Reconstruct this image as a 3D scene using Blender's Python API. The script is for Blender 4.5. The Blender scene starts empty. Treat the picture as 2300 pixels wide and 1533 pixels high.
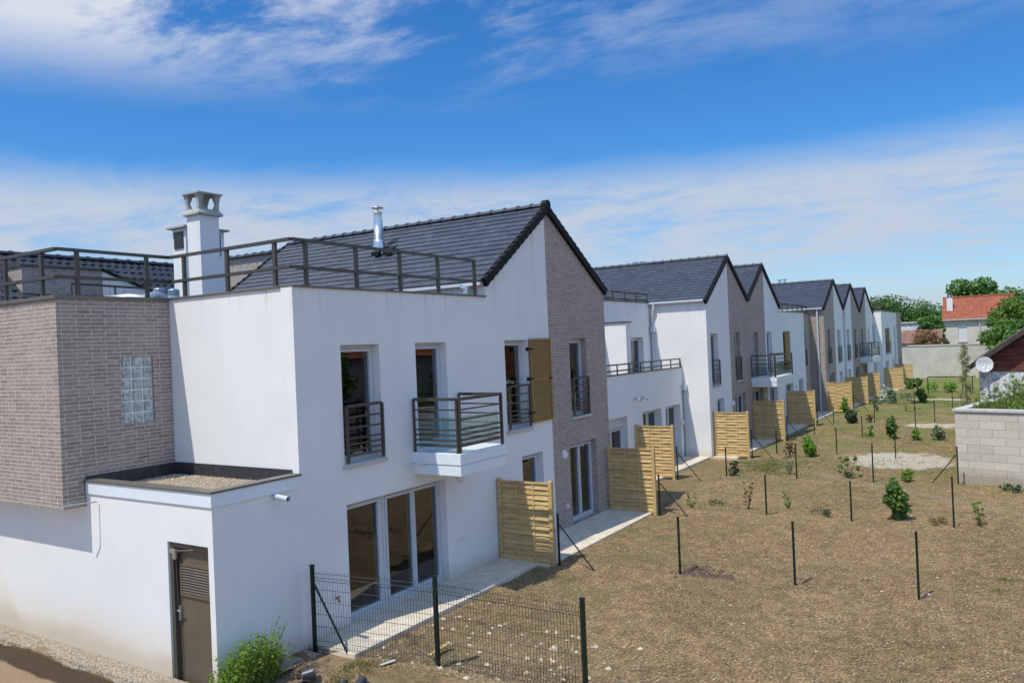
import bpy, math, random
import numpy as np
from mathutils import Vector, Matrix
from mathutils.geometry import tessellate_polygon

sc = bpy.context.scene
rnd = random.Random(7)
# ------------------------------------------------------------------ camera
F_PX, YAW, PITCH, ROLL = 1778.45, 0.566747, 0.006329, -0.041622
CAM = Vector((0, 0, 4.8))
_f = Vector((-math.sin(YAW)*math.cos(PITCH), math.cos(YAW)*math.cos(PITCH), math.sin(PITCH)))
_r = Vector((math.cos(YAW), math.sin(YAW), 0))
_u = _r.cross(_f)
RR = _r*math.cos(ROLL) + _u*math.sin(ROLL)
UU = -_r*math.sin(ROLL) + _u*math.cos(ROLL)
cd = bpy.data.cameras.new('camera')
cd.sensor_width = 36; cd.lens = F_PX/2300*36; cd.clip_start = 0.1; cd.clip_end = 6000
cam = bpy.data.objects.new('camera', cd)
M = Matrix((RR, UU, -_f)).transposed().to_4x4(); M.translation = CAM
cam.matrix_world = M
sc.collection.objects.link(cam); sc.camera = cam

def on(u, v, ax, val):
    """point of a real plane (ground, facade) that is seen at a photo pixel"""
    d = RR*((u-1150)/F_PX) + UU*(-(v-766.5)/F_PX) + _f
    i = 'XYZ'.index(ax)
    return CAM + d*((val-CAM[i])/d[i])
def gp(u, v): return on(u, v, 'Z', 0)

# ------------------------------------------------------------------ world and sun
SUN_DIR = Vector((0.15, 0.5, -1)).normalized()      # direction the light travels
sun_d = bpy.data.lights.new('sun', 'SUN'); sun_d.energy = 2.65; sun_d.angle = math.radians(0.53); sun_d.color = (1, .95, .82)
sun = bpy.data.objects.new('sun', sun_d); sun.rotation_euler = SUN_DIR.to_track_quat('-Z', 'Y').to_euler()
sc.collection.objects.link(sun)
W = bpy.data.worlds.new('World'); sc.world = W; W.use_nodes = True
nt = W.node_tree; N = nt.nodes; L = nt.links; N.clear()
def wn(t, **k):
    n = N.new(t)
    for a, b in k.items(): setattr(n, a, b)
    return n
sky = wn('ShaderNodeTexSky', sky_type='NISHITA'); sky.sun_disc = False
sky.sun_elevation = math.asin(-SUN_DIR.z); sky.sun_rotation = math.atan2(-SUN_DIR.x, -SUN_DIR.y)
sky.air_density = 1.0; sky.dust_density = 0.4; sky.ozone_density = 2.5; sky.altitude = 100
hs = wn('ShaderNodeHueSaturation'); hs.inputs['Saturation'].default_value = 1.30; hs.inputs['Value'].default_value = 1.0
L.new(sky.outputs[0], hs.inputs['Color'])
tint = wn('ShaderNodeMix', data_type='RGBA', blend_type='MULTIPLY'); tint.inputs['Factor'].default_value = 1; tint.inputs['B'].default_value = (.34, .52, .65, 1)
L.new(hs.outputs[0], tint.inputs['A'])
tc = wn('ShaderNodeTexCoord')
sep = wn('ShaderNodeSeparateXYZ'); L.new(tc.outputs['Generated'], sep.inputs[0])
def wm(op, a, b=None, c=None, clamp=False):
    n = N.new('ShaderNodeMath'); n.operation = op; n.use_clamp = clamp
    for i, x in enumerate((a, b, c)):
        if x is None: continue
        if isinstance(x, (int, float)): n.inputs[i].default_value = x
        else: L.new(x, n.inputs[i])
    return n.outputs[0]
def wmap(x, a, b, c=0.0, d=1.0):
    n = N.new('ShaderNodeMapRange'); n.interpolation_type = 'SMOOTHSTEP'
    L.new(x, n.inputs[0])
    for i, q in enumerate((a, b, c, d)): n.inputs[1+i].default_value = q
    return n.outputs[0]
el = sep.outputs['Z']
# height of the cloud sheet: project the direction on a plane overhead
den = wm('ADD', wm('MAXIMUM', el, 0.0), 0.07)
cx = wm('DIVIDE', sep.outputs['X'], den); cy = wm('DIVIDE', sep.outputs['Y'], den)
cmb = wn('ShaderNodeCombineXYZ'); L.new(cx, cmb.inputs[0]); L.new(cy, cmb.inputs[1])
mp = wn('ShaderNodeMapping'); mp.inputs['Rotation'].default_value = (0, 0, math.radians(-35)); mp.inputs['Scale'].default_value = (0.80, 1.45, 1)
L.new(cmb.outputs[0], mp.inputs[0])
def wnoise(scale, detail, rough, dist=0.0, vec=None):
    n = wn('ShaderNodeTexNoise'); n.inputs['Scale'].default_value = scale; n.inputs['Detail'].default_value = detail
    n.inputs['Roughness'].default_value = rough; n.inputs['Distortion'].default_value = dist
    L.new(vec or mp.outputs[0], n.inputs['Vector']); return n.outputs['Fac']
nA = wnoise(0.8, 9, 0.62, 0.7)
nB = wnoise(2.6, 9, 0.66, 0.3)
mp2 = wn('ShaderNodeMapping'); mp2.inputs['Scale'].default_value = (2.2, 2.2, 7.0); L.new(tc.outputs['Generated'], mp2.inputs[0])
nC = wm('ADD', wm('MULTIPLY', wnoise(2.6, 9, 0.66, 0.8, mp2.outputs[0]), .6), wm('MULTIPLY', nB, .4))
# azimuth relative to view centre: + to the right
dn = wn('ShaderNodeVectorMath', operation='DOT_PRODUCT'); L.new(tc.outputs['Generated'], dn.inputs[0]); dn.inputs[1].default_value = tuple(_r)
az = dn.outputs['Value']
low = wm('MULTIPLY', wmap(wm('ADD', el, wm('MULTIPLY', nC, .08)), 0.275, 0.215), wmap(el, -0.02, 0.05, 0.75, 1.0))   # broad veil low over the horizon
lowm = wm('MULTIPLY', low, wm('MAXIMUM', wmap(nC, 0.30, 0.60, 0.22, 0.98), wmap(el, .12, .02, 0, .93)))
gap = wm('MULTIPLY', wmap(el, 0.03, 0.05), wmap(el, 0.10, 0.075))
lowm = wm('MULTIPLY', lowm, wm('SUBTRACT', 1.0, wm('MULTIPLY', gap, 0.25)))
lefty = wmap(az, 0.30, -0.50)
hi = wm('MULTIPLY', wmap(el, 0.27, 0.40), wm('ADD', 0.30, wm('MULTIPLY', lefty, .80)))
him = wm('MULTIPLY', hi, wmap(wm('ADD', wm('ADD', wm('MULTIPLY', nA, 0.50), wm('MULTIPLY', nB, 0.50)), wm('MULTIPLY', wmap(az, -.25, -.50), .075)), 0.43, 0.62))
mask = wm('MINIMUM', wm('ADD', lowm, wm('MULTIPLY', him, 1.15)), 0.97)
mix = wn('ShaderNodeMix', data_type='RGBA'); L.new(tint.outputs['Result'], mix.inputs['A'])
ccol = wn('ShaderNodeMix', data_type='RGBA'); ccol.inputs['A'].default_value = (2.35, 2.66, 3.15, 1); ccol.inputs['B'].default_value = (3.0, 3.2, 3.6, 1)
L.new(wmap(el, .22, .36), ccol.inputs['Factor'])
# unseen bright broken cloud, added behind the viewpoint to lift the shaded facades
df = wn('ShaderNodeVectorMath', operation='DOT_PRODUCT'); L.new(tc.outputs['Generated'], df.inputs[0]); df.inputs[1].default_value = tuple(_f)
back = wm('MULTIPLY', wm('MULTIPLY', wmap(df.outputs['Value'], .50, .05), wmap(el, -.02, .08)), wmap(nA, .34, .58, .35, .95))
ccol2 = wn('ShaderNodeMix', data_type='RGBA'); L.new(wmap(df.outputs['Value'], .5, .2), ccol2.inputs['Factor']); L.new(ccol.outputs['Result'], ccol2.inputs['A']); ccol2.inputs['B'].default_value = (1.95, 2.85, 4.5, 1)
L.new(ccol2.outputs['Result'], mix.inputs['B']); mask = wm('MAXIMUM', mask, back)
bg = wn('ShaderNodeBackground'); bg.inputs['Strength'].default_value = 0.15
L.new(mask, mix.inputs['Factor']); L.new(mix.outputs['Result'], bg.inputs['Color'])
wo = wn('ShaderNodeOutputWorld'); L.new(bg.outputs[0], wo.inputs[0])
sc.view_settings.view_transform = 'Standard'; sc.view_settings.look = 'None'
sc.view_settings.gamma = 1; sc.view_settings.exposure = 0.63
sc.cycles.max_bounces = 6; sc.cycles.diffuse_bounces = 3; sc.cycles.glossy_bounces = 3; sc.cycles.transparent_max_bounces = 12

# ------------------------------------------------------------------ materials
class Mat:
    def __init__(s, name, col=(.5,.5,.5), rough=.6, metal=0, spec=.5):
        s.m = bpy.data.materials.new(name); s.m.use_nodes = True
        s.nt = s.m.node_tree; s.b = s.nt.nodes['Principled BSDF']; s.o = s.nt.nodes['Material Output']
        s.b.inputs['Base Color'].default_value = (*col, 1); s.b.inputs['Roughness'].default_value = rough
        s.b.inputs['Metallic'].default_value = metal; s.b.inputs['Specular IOR Level'].default_value = spec
    def n(s, t, ins=None, **k):
        n = s.nt.nodes.new(t)
        for a, b in k.items(): setattr(n, a, b)
        for a, b in (ins or {}).items(): s.set(n.inputs[a], b)
        return n
    def set(s, sock, x):
        if isinstance(x, bpy.types.NodeSocket): s.nt.links.new(x, sock)
        elif isinstance(x, tuple) and len(x) == 3 and sock.type == 'RGBA': sock.default_value = (*x, 1)
        else: sock.default_value = x
    def pos(s): return s.n('ShaderNodeNewGeometry').outputs['Position']
    def obj(s): return s.n('ShaderNodeTexCoord').outputs['Object']
    def noise(s, vec, scale, detail=4, rough=.55, dist=0, out='Fac'):
        return s.n('ShaderNodeTexNoise', {'Vector': vec, 'Scale': scale, 'Detail': detail, 'Roughness': rough, 'Distortion': dist}).outputs[out]
    def map(s, vec, loc=(0,0,0), scale=(1,1,1), rot=(0,0,0)):
        return s.n('ShaderNodeMapping', {'Vector': vec, 'Location': loc, 'Scale': scale, 'Rotation': rot}).outputs[0]
    def math(s, op, a, b=0.0, clamp=False):
        n = s.n('ShaderNodeMath', {0: a, 1: b}, operation=op); n.use_clamp = clamp; return n.outputs[0]
    def rng(s, x, a, b, c=0.0, d=1.0):
        return s.n('ShaderNodeMapRange', {0: x, 1: a, 2: b, 3: c, 4: d}, interpolation_type='SMOOTHSTEP').outputs[0]
    def mix(s, f, a, b, mode='MIX'):
        n = s.n('ShaderNodeMix', data_type='RGBA', blend_type=mode)
        s.set(n.inputs['Factor'], f); s.set(n.inputs['A'], a); s.set(n.inputs['B'], b); return n.outputs['Result']
    def bump(s, h, strength=.3, dist=.01):
        n = s.n('ShaderNodeBump', {'Height': h, 'Strength': strength, 'Distance': dist}); s.nt.links.new(n.outputs[0], s.b.inputs['Normal'])
    def color(s, c): s.set(s.b.inputs['Base Color'], c)
    def ramp(s, x, stops):
        n = s.n('ShaderNodeValToRGB', {0: x}); e = n.color_ramp.elements
        while len(e) < len(stops): e.new(.5)
        for i, (p, c) in enumerate(stops): e[i].position = p; e[i].color = (*c, 1)
        return n.outputs[0]
def simple(name, col, rough=.6, metal=0, var=.12, scale=6, bump=.0, spec=.5):
    m = Mat(name, col, rough, metal, spec); p = m.obj()
    nz = m.noise(p, scale, 5, .6)
    m.color(m.mix(m.rng(nz, .3, .7), tuple(c*(1-var) for c in col), tuple(min(1, c*(1+var)) for c in col)))
    if bump: m.bump(m.noise(p, scale*12, 3), bump, .004)
    return m.m

def render_mat(name, dirt):
    m = Mat(name, (.8,.8,.79), .85, spec=.2); p = m.pos()
    big = m.noise(p, .55, 4, .6); fine = m.noise(p, 90, 2, .6)
    col = m.mix(m.rng(big, .3, .7), (.74,.745,.75), (.80,.80,.795))
    sx = m.n('ShaderNodeSeparateXYZ', {0: p})
    streak = m.noise(m.map(p, scale=(7, 7, .35)), 1.0, 4, .7)
    top = m.math('MULTIPLY', m.rng(streak, .54, .70), m.rng(sx.outputs[2], 5.3, 5.95, 0, .60))
    col = m.mix(top, col, (.52,.44,.34))
    col = m.mix(m.math('MULTIPLY', m.rng(streak, .45, .75), .10), col, (.6,.58,.53))
    if dirt:
        nz = m.noise(p, 1.1, 5, .6)
        h = m.math('ADD', sx.outputs[2], m.math('MULTIPLY', nz, -.9))
        front = m.rng(sx.outputs[1], 7.6, 7.3)
        col = m.mix(m.math('MULTIPLY', m.rng(h, .55, -.45, 0, .50), front), col, (.66,.49,.27))
        h2 = m.math('ADD', sx.outputs[2], m.math('MULTIPLY', nz, -.5))
        col = m.mix(m.rng(h2, .22, -.25, 0, .6), col, (.46,.38,.28))
    m.color(col); m.bump(fine, .12, .003); return m.m
WHITE = render_mat('white_render', True)

def brick_mat(name, c1, c2, mort, bw=.25, rh=.0665, ms=.0055, off=.36, bump=.5):
    m = Mat(name, c1, .75, spec=.3); p = m.pos(); sx = m.n('ShaderNodeSeparateXYZ', {0: p})
    v = m.n('ShaderNodeCombineXYZ', {0: m.math('ADD', sx.outputs[0], sx.outputs[1]), 1: sx.outputs[2]}).outputs[0]
    b = m.n('ShaderNodeTexBrick', {'Vector': v, 'Color1': c1, 'Color2': c2, 'Mortar': mort, 'Scale': 1.0, 'Mortar Size': ms,
        'Mortar Smooth': .15, 'Bias': 0.0, 'Brick Width': bw, 'Row Height': rh}, offset=off, offset_frequency=3, squash=1.0)
    nz = m.noise(m.map(p, scale=(3, 3, 12)), 4, 5, .65)
    big = m.noise(p, .9, 3, .6)
    c = m.mix(.55, b.outputs['Color'], m.mix(m.rng(nz, .3, .7), (.62,.62,.62), (1.25,1.22,1.2)), 'MULTIPLY')
    c = m.mix(m.rng(big, .35, .7, 0, .25), c, (.42,.39,.37))
    m.color(c)
    m.bump(m.math('SUBTRACT', m.math('MULTIPLY', nz, .35), b.outputs['Fac']), bump, .006); return m.m
BRICK = brick_mat('grey_brown_brick', (.262,.205,.176), (.365,.296,.256), (.63,.585,.54), ms=.0058)
BRICK_FAR = brick_mat('grey_beige_brick', (.30,.262,.235), (.35,.31,.28), (.56,.53,.49))
BLOCK = brick_mat('pale_concrete_blocks', (.50,.47,.42), (.58,.55,.50), (.27,.25,.22), bw=.5, rh=.2, ms=.006, off=.5, bump=.6)

BRONZE = simple('bronze_metal', (.105,.094,.078), .42, .3, .08)
RAILM = simple('dark_bronze_rail', (.085,.076,.064), .38, .35, .08)
COPING = simple('olive_bronze_coping', (.155,.145,.120), .42, .25, .10, 3)
SHUT = simple('gold_bronze_shutter', (.30,.175,.040), .6, 0, .08)
PVC = simple('white_pvc', (.52,.56,.61), .35, 0, .04)
WHITEMET = simple('white_fascia', (.74,.80,.86), .35, 0, .03)
SILL = simple('pale_stone_sill', (.50,.49,.48), .8, 0, .12, 9, .2)
CONC = simple('pale_concrete', (.60,.53,.43), .9, 0, .14, 5, .3)
FARCONC = simple('weathered_concrete', (.52,.51,.46), .9, 0, .12, .8, .3)
CAPM = simple('grey_cast_concrete', (.36,.37,.36), .9, 0, .12, 5, .3)
GALV = simple('galvanised_steel', (.62,.65,.68), .28, .9, .10, 5)
DUCT = simple('white_duct', (.42,.45,.48), .4, .6, .1, 5)
BLACK = simple('black_verge', (.006,.006,.008), .6, 0, .2, spec=.25)
GREENM = simple('dark_green_steel', (.004,.014,.010), .4, .1, .15)
BLACKG = simple('black_green_steel', (.004,.008,.007), .4, .1, .15)
DOORM = simple('taupe_door_metal', (.150,.120,.085), .45, .2, .08, 2)
BITU = simple('bitumen_upstand', (.035,.036,.042), .6, 0, .35, 9, .4)
POT = simple('black_plastic_pot', (.035,.040,.050), .38, 0, .2, 8)
SHADOWROOM = simple('dim_interior', (.10,.09,.08), .9)
LAMPW = simple('white_bulkhead_plastic', (.72,.73,.74), .4, 0, .03)
def roof_mat(name, a, b, rough):
    m = Mat(name, a, rough, spec=.5); p = m.pos()
    rnd_ = m.n('ShaderNodeNewGeometry').outputs['Random Per Island']
    nz = m.noise(p, 14, 4, .6)
    c = m.mix(rnd_, a, b); c = m.mix(.5, c, m.mix(m.rng(nz, .3, .7), (.75,.75,.75), (1.2,1.2,1.2)), 'MULTIPLY')
    m.color(c); m.bump(nz, .15, .004); return m.m
SLATE = roof_mat('dark_slate_tiles', (.044,.054,.078), (.066,.078,.106), .45)
DARKTILE = roof_mat('dark_wavy_tiles', (.030,.034,.046), (.045,.050,.062), .3)
REDTILE = roof_mat('orange_red_tiles', (.25,.065,.034), (.35,.11,.060), .85)
BROWNTILE = roof_mat('faded_brown_tiles', (.20,.11,.085), (.30,.17,.13), .9)

def glass_mat():
    m = Mat('window_glass', (.012,.014,.017), .02); m.b.inputs['IOR'].default_value = 1.75
    p = m.obj(); m.bump(m.noise(p, 1.2, 1), .03, .01); return m.m
PANE = glass_mat()
def clear_mat():
    m = Mat('clear_glass', (1,1,1), .0)
    t = m.n('ShaderNodeBsdfTransparent', {0: (.80,.90,.88)}); g = m.n('ShaderNodeBsdfGlossy', {'Roughness': .02, 'Color': (.9,.95,1)})
    f = m.n('ShaderNodeFresnel', {'IOR': 1.5}); mx = m.n('ShaderNodeMixShader')
    m.nt.links.new(m.math('MULTIPLY', f.outputs[0], .7, True), mx.inputs[0]); m.nt.links.new(t.outputs[0], mx.inputs[1]); m.nt.links.new(g.outputs[0], mx.inputs[2])
    m.nt.links.new(mx.outputs[0], m.o.inputs[0]); return m.m
CLEAR = clear_mat()
def glassblock_mat():
    m = Mat('glass_block', (.30,.35,.36), .12); p = m.obj()
    nz = m.noise(p, 14, 3, .6, .5); m.color(m.mix(m.rng(nz, .3, .7), (.20,.25,.27), (.48,.54,.55))); m.bump(nz, .5, .02); return m.m
GBLOCK = glassblock_mat()
def room_glass():
    m = Mat('room_glass', (1,1,1), .0)
    t = m.n('ShaderNodeBsdfTransparent', {0: (.62,.66,.66)}); g = m.n('ShaderNodeBsdfGlossy', {'Roughness': .0, 'Color': (.95,.97,1)})
    g.inputs['Normal'].default_value = (0,0,0)
    bp = m.n('ShaderNodeBump', {'Height': m.noise(m.obj(), 1.5, 1), 'Strength': .05, 'Distance': .02}); m.nt.links.new(bp.outputs[0], g.inputs['Normal'])
    f = m.n('ShaderNodeFresnel', {'IOR': 1.6}); mx = m.n('ShaderNodeMixShader')
    m.nt.links.new(m.math('MULTIPLY', f.outputs[0], 1.7, True), mx.inputs[0]); m.nt.links.new(t.outputs[0], mx.inputs[1]); m.nt.links.new(g.outputs[0], mx.inputs[2])
    m.nt.links.new(mx.outputs[0], m.o.inputs[0]); return m.m
ROOMGLASS = room_glass()
def wood_mat():
    m = Mat('treated_pine', (.55,.42,.2), .75, spec=.25); p = m.obj()
    isl = m.n('ShaderNodeNewGeometry').outputs['Random Per Island']
    off = m.n('ShaderNodeCombineXYZ', {0: m.math('MULTIPLY', isl, 37.0), 1: 0.0, 2: m.math('MULTIPLY', isl, 11.0)}).outputs[0]
    q = m.n('ShaderNodeVectorMath', {0: p, 1: off}, operation='ADD').outputs[0]
    g = m.noise(m.map(q, scale=(1.5, 8, 30)), 2.2, 5, .6, .3)
    c = m.mix(m.rng(g, .3, .72), (.44,.285,.110), (.80,.60,.31))
    c = m.mix(.6, c, m.mix(isl, (.62,.60,.56), (1.15,1.12,1.05)), 'MULTIPLY')
    vo = m.n('ShaderNodeTexVoronoi', {'Vector': m.map(q, scale=(2.2, 1, 7)), 'Scale': 1.0}); c = m.mix(m.rng(vo.outputs['Distance'], .10, .03, 0, .75), c, (.20,.12,.05))
    m.color(c); m.bump(g, .2, .003); return m.m
WOOD = wood_mat()
def barnwood():
    m = Mat('red_brown_boards', (.15,.05,.03), .8, spec=.2); p = m.pos()
    g = m.noise(m.map(p, scale=(.8, .8, 14)), 2.0, 5, .65)
    m.color(m.ramp(g, [(.3, (.045,.018,.014)), (.5, (.15,.048,.032)), (.68, (.24,.11,.08))])); m.bump(g, .5, .01); return m.m
BARN = barnwood()
def mottled():
    m = Mat('mottled_whitewash', (.6,.6,.6), .9); p = m.pos()
    g = m.noise(p, 5, 6, .75); g2 = m.noise(m.map(p, scale=(2, 2, 6)), 3, 4, .7)
    c = m.mix(m.rng(g, .46, .60), (.72,.74,.76), (.34,.35,.34)); c = m.mix(m.rng(g2, .56, .66), c, (.18,.19,.17)); m.color(c); m.bump(g, .5, .02); return m.m
MOTTLE = mottled()
def leaf_mat(name, stops, trans=.35, rough=.5):
    m = Mat(name, stops[0], rough, spec=.35)
    isl = m.n('ShaderNodeNewGeometry').outputs['Random Per Island']
    c = m.ramp(isl, [(i/(len(stops)-1), s_) for i, s_ in enumerate(stops)])
    m.color(c)
    tl = m.n('ShaderNodeBsdfTranslucent', {0: m.mix(.5, c, (.9,1.0,.35), 'MULTIPLY')}); mx = m.n('ShaderNodeMixShader', {0: trans})
    m.nt.links.new(m.b.outputs[0], mx.inputs[1]); m.nt.links.new(tl.outputs[0], mx.inputs[2]); m.nt.links.new(mx.outputs[0], m.o.inputs[0]); return m.m
LF_LAUREL = leaf_mat('laurel_leaves', [(.30,.34,.06), (0.032,0.088,0.029), (0.072,0.176,0.040), (0.176,0.320,0.048), (0.048,0.112,0.032)], .3, .35)
LF_BRIGHT = leaf_mat('bright_leaves', [(0.095,0.230,0.027), (0.176,0.365,0.041), (0.257,0.432,0.068), (0.121,0.257,0.041)], .4)
LF_DARK = leaf_mat('dark_leaves', [(0.021,0.049,0.022), (0.042,0.084,0.035), (0.070,0.126,0.042)], .25)
LF_GREY = leaf_mat('grey_green_leaves', [(0.104,0.169,0.091), (0.169,0.234,0.130), (0.286,0.338,0.221)], .3)
LF_BROWN = leaf_mat('russet_leaves', [(0.228,0.102,0.048), (0.324,0.156,0.072), (0.144,0.084,0.036), (0.168,0.168,0.048)], .3)
LF_TREE = leaf_mat('tree_leaves', [(0.038,0.099,0.027), (0.067,0.162,0.034), (0.114,0.247,0.046), (0.180,0.323,0.057)], .35)
LF_WOODS = leaf_mat('far_woodland_leaves', [(0.028,0.080,0.027), (0.057,0.142,0.038), (0.104,0.209,0.046), (0.142,0.257,0.057)], .3)
LF_WHITE = leaf_mat('white_blossom', [(.62,.62,.58), (.72,.72,.70), (.10,.16,.08)], .2)
LF_BAMBOO = leaf_mat('bamboo_leaves', [(.12,.23,.03), (.20,.34,.05), (.33,.42,.10), (.10,.18,.03)], .45)
LF_GRASS = leaf_mat('grass_blades', [(0.066,0.120,0.024), (0.120,0.180,0.036), (0.192,0.216,0.060), (0.240,0.204,0.096)], .35, .8)
STEM = simple('woody_stem', (.10,.07,.045), .9)
STRAW = leaf_mat('dry_straw', [(.44,.34,.20), (.14,.095,.06), (.58,.47,.30), (.28,.22,.11)], .1, .9)
STONE = simple('pale_flint', (.52,.44,.33), .85, 0, .3, 12)
def gravel_mat():
    m = Mat('pebble_gravel', (.5,.44,.36), .85); p = m.pos()
    v = m.n('ShaderNodeTexVoronoi', {'Vector': p, 'Scale': 42.0}); 
    c = m.mix(v.outputs['Color'], (.30,.24,.17), (.58,.49,.38)); c = m.mix(m.rng(v.outputs['Distance'], .35, .75, 0, .8), c, (.14,.11,.085))
    m.color(c); m.bump(m.math('MULTIPLY', v.outputs['Distance'], -1.0), .9, .02); return m.m
GRAVEL = gravel_mat()

# ------------------------------------------------------------------ mesh helpers
class MB:
    def __init__(s): s.v = []; s.f = []
    def add(s, vs, fs):
        k = len(s.v); s.v += [tuple(p) for p in vs]; s.f += [tuple(i+k for i in f) for f in fs]; return s
    def quad(s, *p): return s.add(p, [tuple(range(len(p)))])
    def box(s, x0, x1, y0, y1, z0, z1):
        if x0 > x1: x0, x1 = x1, x0
        if y0 > y1: y0, y1 = y1, y0
        v = [(x, y, z) for z in (z0, z1) for y in (y0, y1) for x in (x0, x1)]
        return s.add(v, [(0,2,3,1), (4,5,7,6), (0,1,5,4), (2,6,7,3), (0,4,6,2), (1,3,7,5)])
    def bar(s, a, b, w, h=None, up=(0,0,1)):
        a = Vector(a); b = Vector(b); h = h or w; d = (b-a).normalized(); u = Vector(up)
        if abs(d.dot(u)) > .95: u = Vector((1,0,0))
        r = d.cross(u).normalized(); u = r.cross(d).normalized()
        v = [p + r*(sx*w/2) + u*(sz*h/2) for p in (a, b) for sx, sz in ((-1,-1),(1,-1),(1,1),(-1,1))]
        return s.add(v, [(3,2,1,0), (4,5,6,7), (0,1,5,4), (1,2,6,5), (2,3,7,6), (3,0,4,7)])
    def tube(s, pts, r, n=8, cap=True):
        pts = [Vector(p) for p in pts]; rs = r if isinstance(r, (list, tuple)) else [r]*len(pts)
        k = len(s.v); pu = None
        for i, p in enumerate(pts):
            d = (pts[min(i+1, len(pts)-1)] - pts[max(i-1, 0)]).normalized()
            if pu is None: pu = Vector((0,0,1)) if abs(d.z) < .9 else Vector((1,0,0))
            a = d.cross(pu).normalized(); pu = a.cross(d).normalized()
            for j in range(n):
                t = 2*math.pi*j/n; s.v.append(tuple(p + (a*math.cos(t) + pu*math.sin(t))*rs[i]))
        for i in range(len(pts)-1):
            for j in range(n):
                s.f.append((k+i*n+j, k+i*n+(j+1)%n, k+(i+1)*n+(j+1)%n, k+(i+1)*n+j))
        if cap:
            s.f.append(tuple(k+j for j in range(n))[::-1]); s.f.append(tuple(k+(len(pts)-1)*n+j for j in range(n)))
        return s
    def lathe(s, c, prof, n=16):
        k = len(s.v)
        for r, z in prof:
            for j in range(n):
                t = 2*math.pi*j/n; s.v.append((c[0]+r*math.cos(t), c[1]+r*math.sin(t), c[2]+z))
        for i in range(len(prof)-1):
            for j in range(n): s.f.append((k+i*n+j, k+i*n+(j+1)%n, k+(i+1)*n+(j+1)%n, k+(i+1)*n+j))
        return s
    def build(s, name, mat, parent=None, smooth=False, xf=None):
        base = Vector(parent['_b']) if parent is not None and '_b' in parent.keys() else Vector((0,0,0))
        me = bpy.data.meshes.new(name)
        vs = s.v if xf is None else [tuple(xf @ Vector(p)) for p in s.v]
        me.from_pydata([(p[0]-base.x, p[1]-base.y, p[2]-base.z) for p in vs], [], s.f)
        me.materials.append(mat); me.update()
        if smooth: me.polygons.foreach_set('use_smooth', [True]*len(me.polygons))
        o = bpy.data.objects.new(name, me); sc.collection.objects.link(o)
        if parent is not None:
            o.parent = parent; o['_b'] = tuple(base)
        return o
def thing(name, label, cat, loc, group=None):
    o = bpy.data.objects.new(name, None); sc.collection.objects.link(o); o.location = loc
    o.empty_display_size = .2; o['label'] = label; o['category'] = cat; o['_b'] = tuple(loc)
    if group: o['group'] = group
    return o
def tag(o, label, cat, group=None):
    o['label'] = label; o['category'] = cat
    if group: o['group'] = group
    return o
def structure(o, kind='structure'): o['kind'] = kind; return o
def bevel(o, w=.008):
    m = o.modifiers.new('bevel', 'BEVEL'); m.width = w; m.segments = 2; m.limit_method = 'ANGLE'; return o

def P3(ax, c, a, z): return (c, a, z) if ax == 'X' else (a, c, z)
def wall(parent, name, mat, ax, c, outline, holes=(), depth=.2, sgn=1):
    """vertical wall face on plane ax=c, outward normal sgn*ax; holes (a0,a1,z0,z1) get reveals of the given depth"""
    loops = [[Vector((a, z, 0)) for a, z in outline]] + [[Vector((a0,z0,0)), Vector((a1,z0,0)), Vector((a1,z1,0)), Vector((a0,z1,0))] for a0, a1, z0, z1 in holes]
    tris = tessellate_polygon(loops); flat = [p for l in loops for p in l]
    mb = MB(); vs = [P3(ax, c, p.x, p.y) for p in flat]; fs = []
    for t in tris:
        a, b, d = [Vector(vs[i]) for i in t]; n = (b-a).cross(d-a)
        if n.length < 1e-9: continue
        want = n.x if ax == 'X' else n.y
        fs.append(tuple(t) if want*sgn > 0 else tuple(reversed(t)))
    mb.add(vs, fs)
    k = c - sgn*depth
    for a0, a1, z0, z1 in holes:
        for (p, q) in (((a0,z0),(a1,z0)), ((a1,z0),(a1,z1)), ((a1,z1),(a0,z1)), ((a0,z1),(a0,z0))):
            mb.quad(P3(ax,c,*p), P3(ax,c,*q), P3(ax,k,*q), P3(ax,k,*p))
    return mb.build(name, mat, parent)
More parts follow.
